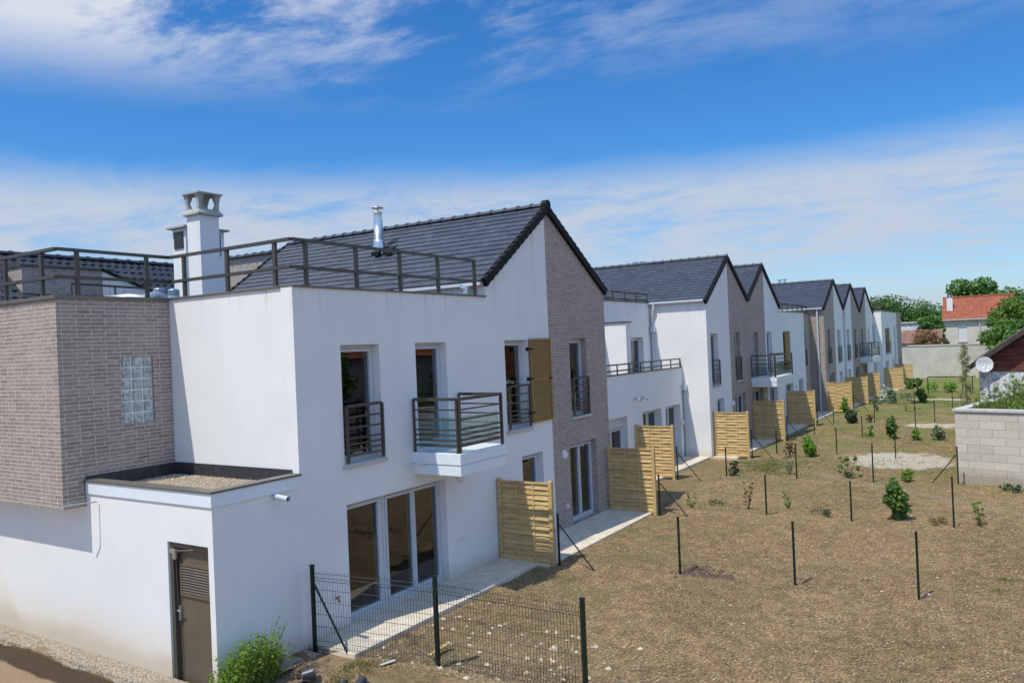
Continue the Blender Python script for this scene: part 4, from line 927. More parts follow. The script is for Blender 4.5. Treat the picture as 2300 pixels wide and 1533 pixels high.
# small dark frame fence far away
FF = thing('garden_fence', 'low dark frame of fence far off before the concrete wall', 'fence', (-5, 70, 0))
p0, p1 = gp(2085, 884), gp(2172, 884)
mb = MB(); mb.bar((p0.x,p0.y,1.25), (p1.x+.6,p1.y,1.25), .05, .07); mb.build('top_rail', BLACKG, FF)
mb = MB()
for p in (p0, p0.lerp(p1,.9), p1.lerp(p0,-.15)): mb.box(p.x-.03, p.x+.03, p.y-.03, p.y+.03, -.1, 1.25)
mb.build('post', BLACKG, FF)

# ------------------------------------------------------------------ neighbours on the right
def rot_about(cx, cy, deg):
    return Matrix.Translation((cx, cy, 0)) @ Matrix.Rotation(math.radians(deg), 4, 'Z')
BW = thing('block_wall', 'pale concrete block wall with white coping at the right edge, full of greenery', 'wall', (-1.70, 28.0, 0))
T = rot_about(-1.70, 28.0, -13.5)
def blockmat():
    m = Mat('concrete_block_wall', (.5,.47,.42), .9, spec=.2); p = m.obj()
    sx = m.n('ShaderNodeSeparateXYZ', {0: p}); u = m.math('ADD', sx.outputs[0], m.math('MULTIPLY', sx.outputs[1], .35))
    v = m.n('ShaderNodeCombineXYZ', {0: u, 1: sx.outputs[2]}).outputs[0]
    nz = m.noise(p, 2.2, 5, .65); nf = m.noise(p, 24, 4, .6)
    v2 = m.n('ShaderNodeVectorMath', {0: v, 1: m.n('ShaderNodeCombineXYZ', {0: m.math('MULTIPLY', nz, .05), 1: m.math('MULTIPLY', nz, .015)}).outputs[0]}, operation='ADD').outputs[0]
    b = m.n('ShaderNodeTexBrick', {'Vector': v2, 'Color1': (.52,.48,.42), 'Color2': (.62,.58,.51), 'Mortar': (.27,.24,.20), 'Scale': 1.0, 'Mortar Size': .0055, 'Mortar Smooth': .5, 'Bias': 0.0, 'Brick Width': .62, 'Row Height': .245}, offset=.5)
    c = m.mix(.5, b.outputs['Color'], m.mix(m.rng(nf, .3, .7), (.7,.7,.7), (1.15,1.15,1.15)), 'MULTIPLY')
    c = m.mix(m.rng(m.math('ADD', sx.outputs[2], m.math('MULTIPLY', nz, -.6)), .25, -.2, 0, .6), c, (.30,.23,.15))
    m.color(c); m.bump(m.math('SUBTRACT', m.math('MULTIPLY', nf, .4), b.outputs['Fac']), .5, .008); return m.m
BLK = blockmat()
mb = MB(); mb.box(0, 9, 0, .2, -.2, 2.22); mb.box(0, .2, .2, 9, -.2, 2.22); mb.build('wall', BLK, BW, xf=T)
mb = MB(); mb.box(-.05, 9, -.05, .26, 2.22, 2.31); mb.box(-.05, .26, .2601, 9, 2.22, 2.31); bevel(mb.build('coping', SILL, BW, xf=T), .012)
mb = MB(); mb.quad((.2,.2,1.9),(9,.2,1.9),(9,9,1.9),(.2,9,1.9)); mb.build('planting_soil', simple('dark_soil', (.06,.045,.03), .95), BW, xf=T)
BN = thing('barn', 'old barn with red brown boarded gable over mottled white wall at the right edge', 'barn', (-1.4, 36, 0))
yb = 36.0
def bz(x): return 3.42 + (x+1.45)*.72
wall(BN, 'wall', MOTTLE, 'Y', yb, [(-1.28,-.3),(8,-.3),(8,3.08),(-1.28,3.08)], sgn=-1); wall(BN, 'wall', MOTTLE, 'X', -1.28, [(yb,-.3),(yb+9,-.3),(yb+9,3.4),(yb,3.4)], sgn=-1)
wall(BN, 'boarded_gable', BARN, 'Y', yb-.03, [(-1.2,3.05),(8,3.05),(3.2,bz(3.2)-.1),(-1.2,bz(-1.2)-.1)], sgn=-1)
mb = MB()
for i in range(9): mb.box(-.9+i*.0, 6, yb-.05, yb-.031, 3.10+i*.2, 3.12+i*.2)
mb2 = MB()
for s_, x0, x1 in ((1,-1.62,3.2), (-1,8.0,3.2)):
    za, zb_ = (bz(x0), bz(x1)) if s_ == 1 else (bz(-1.6), bz(3.2))
    mb2.add([(x0,yb-.45,za),(x1,yb-.45,zb_),(x1,yb+9.2,zb_),(x0,yb+9.2,za),(x0,yb-.45,za-.07),(x1,yb-.45,zb_-.07),(x1,yb+9.2,zb_-.07),(x0,yb+9.2,za-.07)], [(0,1,2,3),(7,6,5,4),(0,4,5,1),(3,2,6,7),(0,3,7,4)])
mb2.build('roof', simple('weathered_dark_roof', (.075,.062,.055), .85, 0, .3, 3), BN)
mb = MB(); mb.bar((-1.62,yb-.47,bz(-1.62)-.09), (3.2,yb-.47,bz(3.2)-.09), .03, .17); mb.bar((-1.35,yb-.10,bz(-1.35)-.28), (3.2,yb-.10,bz(3.2)-.28), .10, .06)
for i in range(6): x = -1.1+i*.75; mb.box(x, x+.05, yb-.45, yb-.05, bz(x)-.17, bz(x)-.09)
mb.build('barge_board', simple('dark_barge_board', (.055,.035,.03), .8, 0, .3, 5), BN)
DS = thing('satellite_dish', 'round white satellite dish on a grey mast at the barn corner', 'satellite dish', (-.95, 35.3, 2.2))
dc = Vector((-1.06, 35.2, 3.36)); dn_ = Vector((.12, -1, .12)).normalized(); a_ = dn_.cross(Vector((0,0,1))).normalized(); b_ = a_.cross(dn_)
mb = MB(); K = 28; rings = [(r_*.86, d_*.86) for r_, d_ in [(0,-.06),(.12,-.055),(.24,-.03),(.33,0),(.345,.004),(.34,-.012),(.2,-.06),(0,-.09)]]
for r_, d_ in rings:
    for j in range(K): t = 2*math.pi*j/K; mb.v.append(tuple(dc + (a_*math.cos(t)+b_*math.sin(t))*max(r_, .001) + dn_*d_))
for i in range(len(rings)-1):
    for j in range(K): mb.f.append((i*K+j, i*K+(j+1)%K, (i+1)*K+(j+1)%K, (i+1)*K+j))
mb.build('dish', simple('white_dish', (.60,.62,.63), .5, 0, .30, 11), DS, smooth=True)  # mottled leaf shadow is put into the dish colour
mb = MB(); mb.tube([dc+Vector((0,.1,0)), Vector((-.95,35.35,2.9)), Vector((-.95,35.35,1.9))], .03, 8); mb.tube([Vector((-.95,35.35,2.9)), Vector((-1.25,36,3.1))], .02, 8); mb.tube([dc+b_*(-.33), dc+b_*(-.1)+dn_*.35], .012, 6); mb.build('mast', GALV, DS)

FWl = thing('concrete_wall', 'tall pale concrete boundary wall closing the far end of the gardens', 'wall', (-6, 88, 0))
mb = MB(); mb.box(-9.19, 12, 88, 88.2, -.2, 3.12); mb.build('wall', FARCONC, FWl)
mb = MB(); mb.box(-9.19, 12, 87.95, 88.25, 3.12, 3.26); mb.build('coping', SILL, FWl)
RH = thing('red_roofed_house', 'distant cream house with orange red tiled roof and white roller shutter window', 'house', (-4, 108, 0))
wall(RH, 'wall', simple('cream_render', (.56,.53,.48), .9, 0, .08, 1), 'Y', 105, [(-7.1,-.2),(1.5,-.2),(1.5,5.9),(-7.1,5.9)], [(-5.62,-4.78,3.25,5.2)], sgn=-1)
wall(RH, 'wall', simple('cream_render_side', (.56,.53,.48), .9, 0, .08, 1), 'X', -7.1, [(105,-.2),(112,-.2),(112,5.9),(108.5,7.9),(105,5.9)], sgn=-1)
tiles(RH, 'Y', -7.25, -.1, (104.75,5.80), (108.4,8.42), mat=REDTILE, gauge=.36, wd=.26); tiles(RH, 'Y', -7.25, -.1, (112.2,5.8), (108.4,8.42), mat=REDTILE, gauge=.8, wd=.8)
ridge(RH, 'X', -7.3, -.05, 108.4, 8.45, REDTILE, r=.12)
mb = MB(); mb.box(-7.3, 0, 104.6, 104.75, 5.68, 5.80); mb.tube([(-3.55,104.7,5.7),(-3.45,104.85,5.3),(-3.45,104.9,0)], .06, 8); mb.build('gutter', SILL, RH)
mb = MB(); mb.box(-5.62, -4.78, 105.10, 105.12, 3.25, 5.2); rs = mb.build('window', LAMPW, RH)
mb = MB()
for i in range(14): mb.box(-5.56, -4.84, 105.085, 105.10, 3.32+i*.1, 3.40+i*.1)
mb.build('roller_shutter', LAMPW, rs)
mb = MB(); mb.box(-5.7, -4.7, 104.9, 105.02, 3.12, 3.24); mb.build('sill', SILL, rs)
mb = MB(); mb.box(-6.75, -6.15, 106.2, 106.8, 6.6, 8.35); chR = mb.build('chimney', LAMPW, RH)
mb = MB()
for x_ in (-6.6,-6.3): mb.lathe((x_,106.5,8.35), [(.1,0),(.08,.5),(.13,.55),(.1,.62),(0,.62)], 10)
mb.build('chimney_pot', SLATE, chR)
LH = thing('low_outbuilding', 'low outbuilding with faded brown tiles seen above the concrete wall', 'outbuilding', (-11, 97, 0))
wall(LH, 'wall', FARCONC, 'Y', 95, [(-15,-.2),(-6.6,-.2),(-6.6,3.4),(-15,3.4)], sgn=-1)
tiles(LH, 'Y', -15, -6.7, (94.8,3.35), (98.5,4.75), mat=BROWNTILE, gauge=.35)
WS = thing('white_shed', 'small whitewashed shed between the last house and the russet bushes', 'shed', (-11, 104, 0))
wall(WS, 'wall', MOTTLE, 'Y', 104, [(-13,-.2),(-9.3,-.2),(-9.3,5.5),(-13,5.7)], sgn=-1)
mb = MB(); mb.box(-13, -9.25, 103.8, 107, 5.6, 5.75); mb.build('roof', SILL, WS)
# neighbour house out of frame to the right: seen only as a reflection in the upstairs windows
NH = thing('reflected_house', 'red roofed house reflected in the upstairs windows of the nearest house', 'house', (12, 34, 0))
wall(NH, 'wall', simple('cream_render_reflected', (.5,.47,.42), .9), 'X', 8.5, [(24,-.2),(42,-.2),(42,4.6),(24,4.6)], sgn=-1)
tiles(NH, 'X', 23.7, 42.3, (8.1,4.5), (12.5,8.2), mat=REDTILE, gauge=.4, wd=.4)
wall(NH, 'wall', MOTTLE, 'Y', 24, [(8.5,-.2),(16,-.2),(16,4.6),(12.5,8),(8.5,4.6)], sgn=-1)

# ------------------------------------------------------------------ vegetation
def leaf_cloud(mb, blobs, n, size, q, flat=0.0, aspect=1.7, surf=.55):
    tot = sum(b[3]*b[4]*b[5] for b in blobs)
    for (bx_, by_, bz_, rx, ry, rz) in blobs:
        m = max(3, int(n*(rx*ry*rz)/tot))
        for _ in range(m):
            v = Vector((q.gauss(0,1), q.gauss(0,1), q.gauss(0,1))).normalized()
            rr = q.uniform(surf, 1.05) if q.random() < .8 else q.random()
            p = Vector((bx_+v.x*rx*rr, by_+v.y*ry*rr, bz_+v.z*rz*rr))
            s = size*q.uniform(.6, 1.35)
            nrm = (v*.8 + Vector((q.uniform(-1,1), q.uniform(-1,1), q.uniform(-.3,1.2)))).normalized()
            a = nrm.orthogonal().normalized(); a.rotate(Matrix.Rotation(q.uniform(0, 6.28), 3, nrm)); b = nrm.cross(a)
            L2 = s*aspect*.5; w2 = s*.5
            k = len(mb.v)
            mb.v += [tuple(p-a*L2), tuple(p+b*w2+nrm*s*.12), tuple(p+a*L2), tuple(p-b*w2+nrm*s*.12)]
            mb.f.append((k, k+1, k+2, k+3))
def shrub(name, label, p, h, w, leaf, mat, n=500, shape='oval', group=None, cat='shrub', seed=0, stems=4):
    q = random.Random(seed*31+5); z = gz(p[0], p[1]); t = thing(name, label, cat, (p[0], p[1], z), group)
    blobs = []; sm = MB()
    if shape == 'oval':
        for i in range(9):
            u = i/8; rr = w*.5*(.55+.6*math.sin(math.pi*min(1, u*.9+.12)))
            blobs.append((p[0]+q.uniform(-.35,.35)*w*.5, p[1]+q.uniform(-.35,.35)*w*.5, z+h*(.12+.76*u), rr*q.uniform(.45,.75), rr*q.uniform(.45,.75), h*.15))
    elif shape == 'sparse':
        for i in range(20):
            a = q.uniform(0, 6.28); d = w*.5*q.uniform(.1,.95); zz = h*q.uniform(.15,.97)
            blobs.append((p[0]+d*math.cos(a), p[1]+d*math.sin(a), z+zz, w*.11, w*.11, h*.07))
    elif shape == 'thin':
        for i in range(16): blobs.append((p[0]+q.uniform(-.33,.33)*w, p[1]+q.uniform(-.33,.33)*w, z+h*(.18+.05*i), w*.11, w*.11, h*.04))
    elif shape == 'standard':
        for i in range(6): a = q.uniform(0,6.28); blobs.append((p[0]+w*.3*math.cos(a), p[1]+w*.3*math.sin(a), z+h*q.uniform(.6,.93), w*.28, w*.28, h*.13))
    elif shape == 'tuft':
        for i in range(6): a = q.uniform(0,6.28); blobs.append((p[0]+w*.3*math.cos(a), p[1]+w*.3*math.sin(a), z+h*.4, w*.2, w*.2, h*.35))
    for b in blobs[::2] if shape != 'oval' else blobs[2:9:2]:
        sm.tube([(p[0], p[1], z-.03), ((p[0]+b[0])/2+q.uniform(-.02,.02), (p[1]+b[1])/2, (z+b[2])/2), (b[0], b[1], b[2]+b[5]*.5)], [.012, .008, .003], 5, cap=False)
    sm.build('stem', STEM, t)
    mb = MB(); leaf_cloud(mb, blobs, n, leaf, q); mb.build('foliage', mat, t)
    return t
SH = [((2015,1165),1.02,.66,.055,LF_LAUREL,2600,'oval','largest dark laurel shrub with yellowish tips, alone on the bare soil'),
    ((1820,1025),.88,.62,.07,LF_BRIGHT,900,'oval','round bright green shrub in the middle of the plot'),
    ((1906,1074),.72,.70,.05,LF_LAUREL,300,'sparse','loose open shrub behind a post, left of the sandy hollow'),
    ((2038,1083),.42,.55,.05,LF_BAMBOO,350,'oval','small low shrub just below the sandy hollow'),
    ((1649,1068),.55,.40,.06,LF_DARK,220,'sparse','small dark shrub in the grass near the second house'),
    ((1775,1068),.65,.35,.05,LF_GREY,90,'thin','thin bent sapling below the orange brown plant'),
    ((1915,950),.75,.75,.08,LF_DARK,700,'oval','dark laurel in front of the sunlit brick corner screen'),
    ((2005,985),1.0,.62,.08,LF_LAUREL,900,'oval','upright dark shrub with bright top in the third row'),
    ((2058,986),.5,.50,.06,LF_BRIGHT,300,'oval','small round green shrub at the foot of a post'),
    ((2108,985),.7,.70,.07,LF_GREY,500,'oval','pale tipped shrub nearest the block wall'),
    ((1955,981),.5,.50,.06,LF_BRIGHT,220,'sparse','light green airy sapling left of the upright dark shrub'),
    ((1898,927),.95,.50,.08,LF_BRIGHT,450,'oval','slim conical green shrub against the sunlit corner screen'),
    ((2003,905),1.0,.80,.10,LF_GREY,450,'oval','grey green shrub near the far screens'),
    ((2070,903),.95,.85,.10,LF_LAUREL,800,'oval','round shrub with bright cap beside the far dark fence'),
    ((1970,922),.75,.75,.08,LF_GREY,260,'sparse','thin grey green shrub by the far terrace edge'),
    ((1681,1145),.80,.35,.04,LF_BROWN,120,'thin','tall thin brown sapling left of the second post row'),
    ((1770,1142),.5,.35,.04,LF_BAMBOO,90,'thin','pale thin sapling between the second row posts'),
    ((1552,1140),.45,.45,.035,LF_BAMBOO,110,'thin','pale weedy sapling by the shadow of the second screen'),
    ((1845,1157),.24,.55,.03,LF_DARK,200,'tuft','low dark heather tuft on the bare soil'),
    ((2105,1175),.25,.50,.035,LF_BROWN,130,'tuft','low dry brown tuft right of the largest laurel'),
    ((2198,1180),.62,.35,.05,LF_BRIGHT,120,'thin','light green thin sapling at the right side of the plot'),
    ((1775,1025),.60,.45,.05,LF_BROWN,260,'sparse','orange brown withered plant left of the round bright shrub'),
    ((1955,950),.50,.50,.06,LF_BROWN,200,'sparse','russet sapling among the far posts'),
    ((2053,905),1.75,1.0,.11,LF_LAUREL,900,'standard','taller twin crowned tree by the end of the far screens'),
    ((2035,923),1.1,.7,.07,LF_GREY,150,'standard','thin young tree with sparse crown in front of the far screens'),
    ((1992,900),1.2,1.2,.09,LF_WHITE,420,'oval','white flowering bush beside the far screens'),
    ((2115,880),1.0,2.2,.09,LF_BRIGHT,700,'tuft','wide clump of bright weeds beside the far dark fence'),
    ((1612,1132),.16,.6,.03,LF_DARK,110,'tuft','tiny dark tuft between the second screen and the second row'),
    ((2272,1104),.28,.7,.05,LF_DARK,160,'tuft','low dark weeds at the foot of the block wall'),
    ((1455,1075),.0,.0,.0,None,0,'',''),]
for i, (uv, h, w, lf, mat, n, shp, lab) in enumerate(SH):
    if mat is None: continue
    shrub('shrub' if h > .3 else 'plant', lab, gp(*uv), h, w, lf, mat, n, shp, cat='shrub' if h > .3 else 'plant', group='young plants set out in the garden', seed=i)
# bush of weeds at the corner of the shed
q = random.Random(77); BU = thing('bush', 'bright green weedy bush growing against the corner of the nearest house', 'bush', (-9.6, 7.8, -.1))
bl = []; sm = MB()
for i in range(170):
    u = q.random(); y0 = 7.15+1.1*u; x0 = -9.93+q.uniform(.03,.42)*(1-.15*u); hh = (.50+.22*math.sin(3.2*u))*q.uniform(.45,1.12); ly, lx = q.gauss(0,.14), q.gauss(.05,.12)
    pts = [(x0, y0, -.12), (x0+lx*.3, y0+ly*.3, -.1+hh*.5), (x0+lx, y0+ly, -.1+hh)]; sm.tube(pts, [.004,.003,.0015], 4, cap=False)
    for k in range(6): t = .25+.75*k/5; a_ = Vector(pts[0]).lerp(Vector(pts[2]), t); bl.append((a_.x+lx*(t*t-t), a_.y, a_.z, .045, .045, .05))
for i, (dx, dy, hh) in enumerate(((-.02,.1,.93), (.05,.05,.80), (-.1,-.35,.70), (.0,.22,.78))):
    x0, y0 = -9.62+dx, 7.85+dy
    pts = [(x0, y0, -.1), (x0+.02, y0+.03, hh*.5), (x0+.05, y0+.09, hh*.85), (x0+.10, y0+.18, hh*.93)]; sm.tube(pts, [.006,.004,.003,.002], 4, cap=False)
    for k in range(12):
        t = .35+.65*k/11; a = Vector(pts[1]).lerp(Vector(pts[3]), t); bl.append((a.x, a.y, a.z+.02, .03, .03, .03))
sm.build('stem', STEM, BU); mb = MB(); leaf_cloud(mb, bl, 9500, .021, q, aspect=1.9, surf=.1); mb.build('foliage', leaf_mat('weed_leaves', [(.15,.28,.03), (.24,.40,.04), (.34,.48,.07), (.10,.19,.03)], .45), BU)
# plants on the block wall
q = random.Random(5)
CL = thing('bamboo_hedge', 'feathery green plants spilling over the top of the block wall', 'plants', (-.5, 30, 1.9)); bl = []; sm = MB()
for i in range(420):
    a, b = q.uniform(.35, 5.5), q.uniform(.35, 5.5); p = T @ Vector((a, b, 0)); hh = q.uniform(.25, .62)+.10*b
    if q.random() < .15: hh += q.uniform(.1, .5)
    for k_ in range(3): bl.append((p.x+q.uniform(-.08,.08), p.y+q.uniform(-.08,.08), 1.9+hh*(.3+.3*k_), .10, .10, hh*.16))
    sm.tube([(p.x, p.y, 1.88), (p.x+q.uniform(-.1,.1), p.y, 1.9+hh)], [.006,.002], 3, cap=False)
sm.build('stem', STEM, CL); mb = MB(); leaf_cloud(mb, bl, 34000, .030, q, aspect=3.0, surf=.1); mb.build('foliage', LF_BAMBOO, CL)
VP = thing('climbing_plant', 'tall dry vine climbing beside the satellite dish and barn corner', 'climbing plant', (-1.6, 35, 0)); bl = []; sm = MB()
for i in range(36):
    u = i/35; bl.append((-1.75+q.uniform(-.22,.30)*(1.3-u*.9), 35.4+q.uniform(-.3,.3), .5+3.6*u, .16, .2, .2))
sm.tube([(-1.6,35.4,0), (-1.7,35.4,2.0), (-1.85,35.4,4.1)], [.03,.02,.008], 6, cap=False); sm.build('stem', STEM, VP)
mb = MB(); leaf_cloud(mb, bl, 2600, .034, q, aspect=2.2, surf=.1); mb.build('foliage', leaf_mat('vine_leaves', [(.20,.22,.08), (.34,.33,.16), (.44,.40,.27), (.14,.20,.05)], .35), VP)
def tree(label, x, y, h, r, mat, n, leaf, seed, trunk=.25, low=.25, name='tree', ry=None):
    q = random.Random(seed); t = thing(name, label, 'tree', (x, y, 0)); ry = ry or r
    mb = MB(); mb.tube([(x,y,-.1), (x+.1,y,h*.3), (x-.1,y,h*.6)], [trunk, trunk*.75, trunk*.3], 8)
    bl = []
    for i in range(34):
        v = Vector((q.gauss(0,1), q.gauss(0,1), q.gauss(0,1))).normalized(); rr = q.uniform(.35, .85)
        cz = h*(low+(1-low)*.5); hz = h*(1-low)*.5
        p = (x+v.x*r*rr, y+v.y*ry*rr, cz+v.z*hz*rr); s = r*q.uniform(.22,.40); bl.append((*p, s, s, s*.75))
        if i < 10: mb.tube([(x, y, h*.3), ((x+p[0])/2, (y+p[1])/2, (h*.3+p[2])/2+.3), p], [trunk*.35, trunk*.2, trunk*.06], 5, cap=False)
    mb.build('trunk', STEM, t)
    m2 = MB(); leaf_cloud(m2, bl, n, leaf, q, aspect=1.4, surf=.65); m2.build('crown', mat, t); return t
# far woodland: a continuous mass
q = random.Random(9); mb = MB(); bl = []
p0, p1 = on(1900, 700, 'Y', 165), on(2420, 700, 'Y', 165)
for i in range(150):
    u = i/149; x = p0.x*(1-u)+p1.x*u; 
    for k in range(3): bl.append((x+q.uniform(-2,2), 165+q.uniform(-5,8), q.uniform(2,8.6)+1.2*math.sin(u*9), q.uniform(1.6,3), 2.5, q.uniform(1.3,2.4)))
leaf_cloud(mb, bl, 70000, .36, q, aspect=1.3, surf=.6); o = mb.build('woodland', LF_WOODS); o['kind'] = 'stuff'
tree('broad round tree rising behind the red roofed house', *on(2205, 700, 'Y', 128)[:2], 11.6, 5.2, LF_TREE, 18000, .30, 21, ry=4)
tree('tree with fresh green crown partly hiding the right end of the red roof', *on(2292, 700, 'Y', 84)[:2], 8.0, 3.1, leaf_mat('fresh_leaves', [(.05,.12,.022), (.10,.21,.03), (.19,.31,.05), (.24,.27,.08)], .4), 15000, .19, 22, low=.1)
tree('dense tree crown beside the boarded barn gable', *on(2300, 700, 'Y', 60)[:2], 6.2, 2.0, LF_TREE, 7000, .15, 23, low=.1)
tree('russet and green bush behind the concrete wall, left of the red roofed house', *on(2080, 700, 'Y', 93)[:2], 5.6, 1.7, LF_BROWN, 2200, .15, 24, low=.2)
tree('dark green tree just left of the red roofed house', *on(2093, 700, 'Y', 100)[:2], 7.2, 2.0, LF_TREE, 6000, .2, 25, low=.2)
tree('small conifer peeping behind the last gable', *on(1953, 690, 'Y', 120)[:2], 10.3, .9, LF_DARK, 2200, .2, 26, low=.1)
tree('tree reflected in the upstairs window of the nearest house', 5.6, 25.5, 5.2, 1.4, LF_TREE, 2500, .14, 28)

# ------------------------------------------------------------------ ground cover (stuff)
q = random.Random(11)
mb = MB()      # pale stones and flint chips
def stone(mb, x, y, s, q, squash=.6):
    z = gz(x, y) + s*.2; k = len(mb.v); n = 6
    mb.v.append((x, y, z+s*squash))
    for r_, zz in ((.7, .35), (1.0, -.1)):
        for j in range(n): t = 6.283*j/n + r_; f = q.uniform(.7,1.2); mb.v.append((x+s*r_*f*math.cos(t), y+s*r_*f*math.sin(t)*.8, z+s*squash*zz))
    for j in range(n): mb.f += [(k, k+1+j, k+1+(j+1)%n), (k+1+j, k+1+n+j, k+1+n+(j+1)%n, k+1+(j+1)%n)]
def scatter_pt(q):
    y = 9.2 + (q.random()**2.2)*40; xr = .4+y*.02; return q.uniform(-9 if y > 12 else -8.9, xr), y
for i in range(2600): x, y = scatter_pt(q); stone(mb, x, y, q.uniform(.006, .015)*(1+y*.015) if q.random() < .95 else q.uniform(.018,.03), q)
for i in range(70): stone(mb, q.uniform(-8.9,-5), q.uniform(9.2,11.5), q.uniform(.02,.06), q)
o = mb.build('loose_stones', STONE); o['kind'] = 'stuff'
mb = MB()      # clods
for i in range(3600): x, y = scatter_pt(q); stone(mb, x, y, q.uniform(.008, .026)*(1+y*.012), q, .8)
for i in range(300):  stone(mb, q.uniform(-9,-6.3), 21+q.gauss(0,.25)+6*q.randint(0,1), q.uniform(.02,.05), q, .8)
o = mb.build('soil_clods', simple('earth_clods', (.27,.195,.12), .95, 0, .35, 5)); o['kind'] = 'stuff'
mb = MB()
for i in range(190): stone(mb, -6.0+q.gauss(.35,.30), 15.6+q.gauss(.15,.18), q.uniform(.015,.045), q, .95)
o = mb.build('clod_heap', simple('dark_turned_earth', (.10,.07,.055), .95, 0, .3, 5)); o['kind'] = 'stuff'
mb = MB()      # straw and twigs
for i in range(48000):
    x, y = scatter_pt(q); z = gz(x, y)+.006; a = q.uniform(0, 3.14); l = q.uniform(.012,.055)*(1+y*.01); w = q.uniform(.0015,.0038)*(1+y*.03); dx, dy = math.cos(a)*l, math.sin(a)*l
    t1 = q.uniform(0,.03); k = len(mb.v); mb.v += [(x,y,z), (x+dx,y+dy,z+t1), (x+dx-w*math.sin(a),y+dy+w*math.cos(a),z+t1+w), (x-w*math.sin(a),y+w*math.cos(a),z+w)]; mb.f.append((k,k+1,k+2,k+3))
o = mb.build('straw_litter', STRAW); o['kind'] = 'stuff'
mb = MB()
for (u_, v_, n_, sp) in ((735,1452,40,.18), (905,1425,26,.15), (560+360,1445,20,.2), (1240,1300,25,.25), (1560,1275,30,.2), (1650,1140,14,.25), (690,1500,40,.2)):
    c_ = gp(u_, v_)
    for i in range(n_):
        x, y = c_.x+q.gauss(0,sp), c_.y+q.gauss(0,sp*.6); z = gz(x, y)+.01; a = q.uniform(0,3.14); l = q.uniform(.08,.28)
        mb.tube([(x,y,z+.02), (x+l*.5*math.cos(a),y+l*.5*math.sin(a),z+q.uniform(.02,.07)), (x+l*math.cos(a+.3),y+l*math.sin(a+.3),z+q.uniform(0,.03))], .005, 4)
o = mb.build('dead_twigs', simple('grey_brown_twigs', (.13,.10,.08), .9)); o['kind'] = 'stuff'
mb = MB()      # grass tufts
def grass(x, y, n, r, h):
    for _ in range(n):
        px, py = x+q.gauss(0,r), y+q.gauss(0,r)
        if px < -8.9 and py < 30 or px < -9.3: continue
        z = gz(px, py)-.005; a = q.uniform(0,6.28); hh = h*q.uniform(.5,1.3); w = .004+.0002*py; lx, ly = q.gauss(0,.4)*hh, q.gauss(0,.4)*hh; k = len(mb.v)
        mb.v += [(px-w*math.cos(a),py-w*math.sin(a),z), (px+w*math.cos(a),py+w*math.sin(a),z), (px+lx,py+ly,z+hh)]; mb.f.append((k,k+1,k+2))
for i in range(120): grass(-7.9+q.gauss(0,.8), 29.3+q.gauss(0,1.2), 60, .22, .045)
for i in range(420):
    y = 20+q.random()**.8*50; x = q.uniform(-9.2, -1.5); 
    if vnoise(np.array([x]), np.array([y]), 8, .5)[0] > .02: grass(x, y, 45, .3, .055)
for (u, v, n, r, h) in ((2255,1297,120,.08,.05), (2245,1321,90,.06,.05), (1690,1300,40,.2,.03), (1930,1325,50,.2,.03), (870,1480,60,.07,.05), (1450,1205,40,.3,.04), (1800,1210,80,.35,.03), (1620,1190,120,.4,.035)):
    p = gp(u, v); grass(p.x, p.y, n, r, h)
for i in range(60): grass(q.uniform(-9.4,-8.4), q.uniform(8.2,9.1), 40, .08, .05)
o = mb.build('grass', LF_GRASS); o['kind'] = 'stuff'
# gravel pebbles on the roof strip and along the front wall
mb = MB()
for i in range(5200):
    if i % 2: x, y, z = q.uniform(-16.6,-10.05), q.uniform(6.97,7.34), -.075+q.uniform(0,.03)
    else: x, y, z = q.uniform(-13.2,-10.2), q.uniform(7.56,9.0), 2.705
    s = q.uniform(.010,.020); k = len(mb.v); t0 = q.uniform(0,6.28)
    mb.v += [(x,y,z+s)] + [(x+s*math.cos(t0+1.57*j)*q.uniform(.7,1.2), y+s*math.sin(t0+1.57*j)*q.uniform(.7,1.2), z) for j in range(4)]; mb.f += [(k,k+1,k+2),(k,k+2,k+3),(k,k+3,k+4),(k,k+4,k+1)]
def pebm():
    m = Mat('pebbles', (.5,.44,.35), .85); r_ = m.n('ShaderNodeNewGeometry').outputs['Random Per Island']; m.color(m.ramp(r_, [(0,(.24,.18,.12)),(.4,(.42,.34,.25)),(.8,(.58,.49,.38)),(1,(.32,.28,.24))])); return m.m
o = mb.build('pebbles', pebm()); o['kind'] = 'stuff'

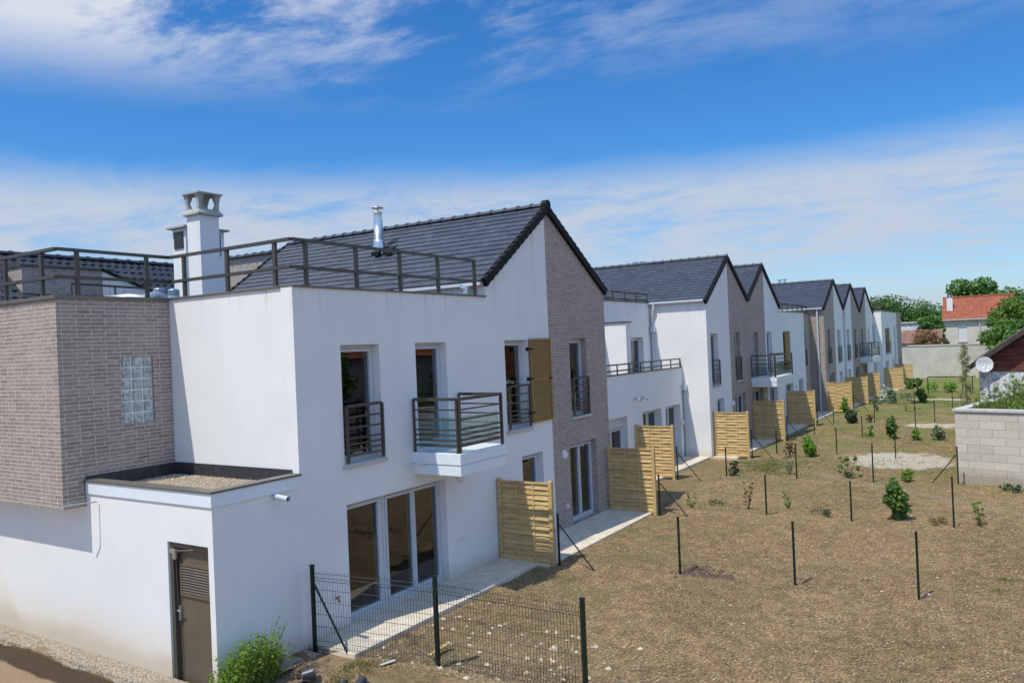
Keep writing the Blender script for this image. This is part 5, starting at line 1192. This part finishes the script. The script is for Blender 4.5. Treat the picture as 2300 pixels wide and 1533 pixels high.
# pots, planks, hose by the fence
def pot(x, y, z, tilt, az, label, r=.085, h=.17):
    mb = MB(); mb.lathe((0,0,0), [(r*.72,0),(r*.76,.01),(r*.98,h-.03),(r*1.08,h-.028),(r*1.08,h),(r*.99,h),(r*.93,h-.02),(r*.68,.015),(0,.015)], 20); mb.lathe((0,0,0), [(0,0),(r*.72,0)], 20)
    o = mb.build('plant_pot', POT, smooth=False); o.location = (x, y, z); o.rotation_euler = (tilt, 0, az); return tag(o, label, 'plant pot', 'empty black plastic plant pots')
pp = on(772, 1540, 'Z', -.05); pot(pp.x, pp.y, .05, math.radians(155), .4, 'upturned empty black pot, left one of the pair below the wire fence')
pp = on(812, 1538, 'Z', -.05); pot(pp.x+.03, pp.y+.02, .07, math.radians(150), -.5, 'upturned empty black pot, right one of the pair below the wire fence')
pp = on(662, 1520, 'Z', 0); pot(pp.x+.10, pp.y+.05, .02, math.radians(82), math.radians(205)-math.pi+2.0, 'black pot lying with dark mouth open beside the green bush', .10, .20)
pp = on(672, 1545, 'Z', -.05); pot(pp.x+.02, pp.y, -.01, math.radians(80), 1.2, 'black pot lying under the open one, half hidden by the green bush', .09, .18)
mb = MB(); a = gp(965, 1480); b = gp(1010, 1455); mb.bar((a.x,a.y,.06), (b.x,b.y,.09), .07, .03); tag(bevel(mb.build('plank', WOOD), .005), 'short broken plank leaning at the foot of the middle fence post', 'plank')
mb = MB(); a = gp(855, 1497); b = gp(888, 1487); mb.bar((a.x,a.y,.03), (b.x,b.y,.04), .05, .012); tag(mb.build('wood_scrap', SILL), 'pale flat scrap on the soil left of the middle fence post', 'scrap')
mb = MB(); a = gp(2085, 1330); stone(mb, a.x, a.y, .05, q); tag(mb.build('stone', STONE), 'white stone beside the nearest right hand post', 'stone')
mb = MB(); a = gp(1245, 1460); stone(mb, a.x, a.y, .09, q, .8); tag(mb.build('stone', STONE), 'largest rounded stone behind the right mesh panel', 'stone')
for o in bpy.data.objects:
    if '_b' in o.keys(): del o['_b']
